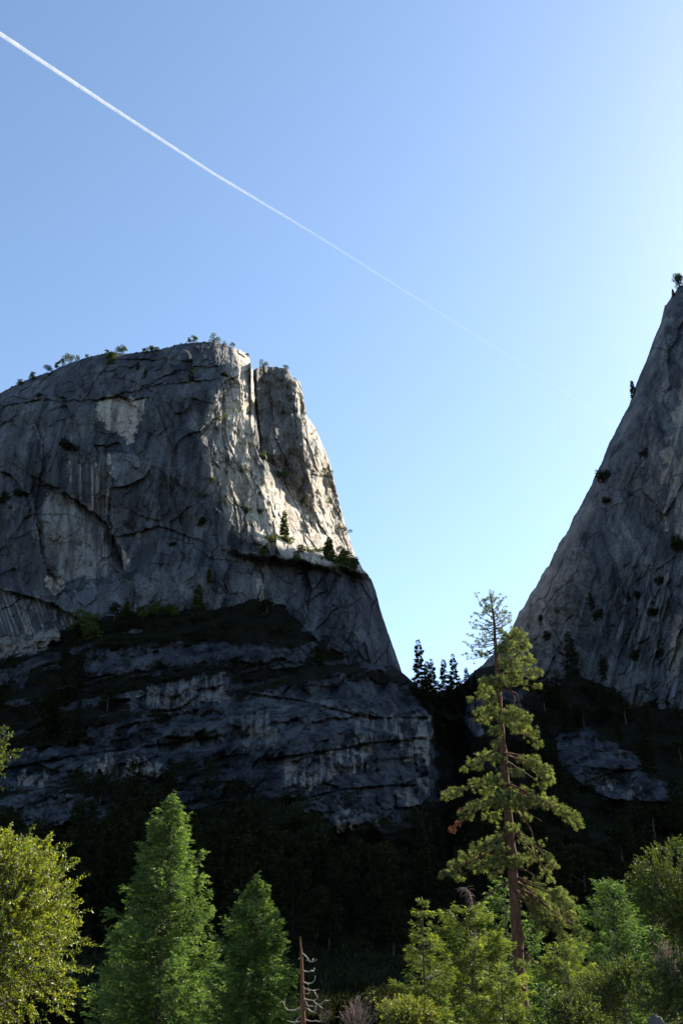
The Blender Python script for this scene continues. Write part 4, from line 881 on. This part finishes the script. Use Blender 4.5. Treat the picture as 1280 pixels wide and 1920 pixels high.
# dead snag -----------------------------------------------------
def snag():
    r = np.random.default_rng(610); D0 = 60.0
    base = P(569, 1920, D0); base[2] = gz(D0)
    ys = np.linspace(1756, 1935, 24); xs = np.interp(ys, [1756, 1790, 1850, 1935], [562.5, 565, 566.5, 569]); rr = np.interp(ys, [1756, 1775, 1800, 1900, 1940], [.7, 1.8, 2.9, 4.6, 5.2])*pxm(1850, D0)
    tp = P(xs, ys, D0)-base; rr = rr*(1+.05*r.normal(size=24)); foot = tp[-1].copy(); foot[2] = -.2
    e = empty('dead_tree', tuple(base), 'bare red brown dead snag with curled pale branches', 'tree')
    tv, tq = tubes([(np.vstack([tp, foot]), np.append(rr, rr[-1]*1.1))], 10); link('trunk', quads('trunk', tv, tq, M_SNAG), e)
    PL = [[(566,1787),(572,1792),(577,1797),(580,1803),(585,1804),(590,1801),(594,1799)], [(577,1800),(574,1801)], [(585,1801),(588,1797)], [(565,1794),(561,1797),(559,1799)], [(568,1820),(575,1822),(583,1821),(588,1821),(590,1816),(588,1815)], [(588,1822),(583,1818)],
          [(568,1841),(576,1844),(585,1843),(590,1838),(591,1829)], [(569,1852),(576,1856),(588,1857),(598,1855)], [(577,1844),(578,1848)], [(577,1852),(580,1860),(578,1864),(573,1862)], [(588,1857),(593,1866),(596,1871)], [(570,1873),(580,1875),(590,1876),(596,1871)],
          [(570,1872),(574,1880),(576,1886),(590,1887)], [(587,1876),(592,1882),(600,1887),(605,1891)], [(592,1882),(600,1884),(606,1878),(610,1875),(614,1877),(619,1875)], [(570,1888),(578,1893),(586,1898),(592,1893),(592,1885)], [(576,1890),(582,1896),(592,1899)],
          [(564,1888),(556,1893),(547,1895),(538,1893),(534,1888),(532,1880),(527,1877)], [(532,1880),(535,1872)], [(565,1904),(556,1912),(552,1922)], [(573,1912),(582,1915),(592,1914),(600,1916),(602,1912)], [(563,1915),(550,1917),(538,1914)]]
    for side in (True, False):
        br = []
        for pl in PL:
            if (min(p[0] for p in pl) < 562) != side: continue
            a = np.array(pl, float); k = len(a); t = np.linspace(0, 1, max(2, k*3)); X = np.interp(t, np.linspace(0, 1, k), a[:, 0]); Y = np.interp(t, np.linspace(0, 1, k), a[:, 1])
            pts = P(X, Y, D0+.04*np.sin(t*3+a[0, 1]))-base; br.append((pts, np.linspace(.036, .015, len(t))*(1+.15*r.normal(size=len(t)))))
        tv, tq = tubes(br, 5); link('branches', quads('branches', tv, tq, M_TWIG, smooth=True), e)
snag()

def bare_shrub(name, px, py_top, D, w, h, label, seed, n=90, mat=M_PINK, cat='shrub'):
    r = np.random.default_rng(seed); top = P(px, py_top, D); m = pxm(py_top, D); base = np.array([top[0], D, float(gz(D))]); z0 = max(0.0, top[2]-base[2]-h*m)
    br = [(np.array([[0, 0, -.1], [.02, 0, z0*.6], [0, .02, z0+.15*h*m]]), np.array([.05, .04, .03]))] if z0 > .3 else []
    for k in range(n):
        a = r.random()*6.28; q = r.random()**.6; tip = np.array([np.cos(a)*q*w*m, np.sin(a)*q*w*m, z0+h*m*(1-.55*q*q)*r.uniform(.6, 1.02)]); s = np.array([r.normal(0, .06), r.normal(0, .06), z0-.05])
        t = np.linspace(0, 1, 6)[:, None]; mid = s*.5+tip*.5+np.array([0, 0, -.1*h*m])+r.normal(0, .08, 3)*w*m; pts = (1-t)**2*s+2*t*(1-t)*mid+t*t*tip; br.append((pts, np.linspace(.016, .007, 6)))
        for b in range(3):
            o = pts[r.integers(2, 6)]; e2 = o+unit(tip-s+r.normal(0, .5, 3)*np.linalg.norm(tip-s))*r.uniform(.1, .3)*h*m*.6; br.append((np.stack([o, (o+e2)/2+r.normal(0, .02, 3), e2]), np.array([.009, .007, .005])))
    e = empty(name, tuple(base), label, cat)
    tv, tq = tubes(br, 4); link('branches', quads('branches', tv, tq, mat), e); return e
bare_shrub('shrub', 668, 1866, 50, 36, 60, 'leafless pinkish shrub at the bottom right of the snag', 620, 110)
bare_shrub('shrub', 1256, 1686, 44, 34, 60, 'leafless twiggy shrub showing beside the big oak', 621, 80)
bare_shrub('shrub', 1248, 1756, 42, 36, 70, 'leafless grey pink shrub below the twiggy one at the right border', 622, 90)
def dead_top():
    r = np.random.default_rng(630); D0 = 62.0; base = P(890, 1720, D0); base[2] = gz(D0)
    xs = np.array([890, 889, 887, 884, 879, 873, 867]); ys = np.array([1760, 1725, 1705, 1690, 1674, 1665, 1664])
    tp = P(xs, ys, D0)-base; foot = np.array([[0, 0, -.1]]); br = [(np.vstack([foot, tp]), np.linspace(.09, .012, 8))]
    tw = []
    for k in range(80):
        i = r.integers(2, 7); f = r.random(); o = tp[i-1]*(1-f)+tp[i]*f; d = unit(np.array([r.normal(-.3, .8), r.normal(0, .5), r.normal(-.35, .4)])); L = r.uniform(.12, .55)
        tw.append((np.stack([o, o+d*L*.5+np.array([0, 0, .02]), o+d*L-np.array([0, 0, .06])]), np.array([.012, .009, .005])))
    e = empty('dead_tree', tuple(base), 'dead brown treetop drooping to the left beside the pine trunk', 'tree')
    tv, tq = tubes(br, 6); link('trunk', quads('trunk', tv, tq, M_PINK), e); tv, tq = tubes(tw, 4); link('branches', quads('branches', tv, tq, M_PINK), e)
dead_top()
def boulder():
    r = np.random.default_rng(640); n, mth = 40, 60
    ph = np.linspace(0, np.pi, n); th = np.linspace(0, 2*np.pi, mth, endpoint=True); PH, TH = np.meshgrid(ph, th, indexing='ij')
    d = np.stack([np.sin(PH)*np.cos(TH), np.sin(PH)*np.sin(TH), np.cos(PH)], -1)
    k = 1+.22*slabs(fbm(d[..., 0]*1.6+3+d[..., 2]*.7, d[..., 1]*1.6+d[..., 2]*1.3, 4, 641), 4, .6); top = P(1237, 1915, 34)
    V = d*k[..., None]*np.array([1.0, .9, (top[2]-gz(34))*.95]); V[:, -1] = V[:, 0]
    me = quads('boulder', V.reshape(-1, 3), grid_faces(n, mth, flip=True), M_ROCK, {'pale': np.full(n*mth, .2), 'stain_shade': np.zeros(n*mth)})
    o = link('boulder', me); o.location = (top[0], 34, float(gz(34))); tag(o, 'grey granite boulder peeking from shrubs at the bottom right', 'boulder')
boulder()

# ------------------------------------------------------------------ contrail, at flying height
def contrail():
    L = [(-200,-62),(0,63),(200,195),(400,325),(585,436),(760,546),(960,672),(1160,801),(1320,905)]
    a = np.array(L, float); t = np.linspace(0, 1, 600); k = np.linspace(0, 1, len(a)); px = np.interp(t, k, a[:, 0]); py = np.interp(t, k, a[:, 1])
    Z = 8000.0; b = (960-py)/F; el = (SP+b*CP)/(CP-b*SP); D = (Z-CZ)/el; pts = P(px, py, D)
    w = np.interp(px, [-200, 0, 300, 600, 900, 1160], [4.4, 4.2, 3.0, 2.1, 1.8, 2.0])*pxm(py, D)
    den = np.interp(px, [-200, 100, 400, 560, 800, 1000, 1160], [.46, .46, .3, .13, .06, .03, .06])
    br = []; dn = []
    for s in (-1, 1):
        q = pts.copy(); q[:, 0] += s*w*.55*.55; q[:, 2] += s*w*.55*.8
        rr = w*.55*(1+.16*fbm(np.arange(600)/9., 0*px, 4, 700+s)); br.append((q, rr)); dn.append(np.repeat(den, 10))
    V, Q = tubes(br, 10)
    me = quads('contrail', V, Q, M_VAP, {'vapour': np.concatenate(dn)}, smooth=True)
    tag(link('contrail', me), 'white aircraft contrail crossing the blue sky from the upper left', 'contrail')
contrail()
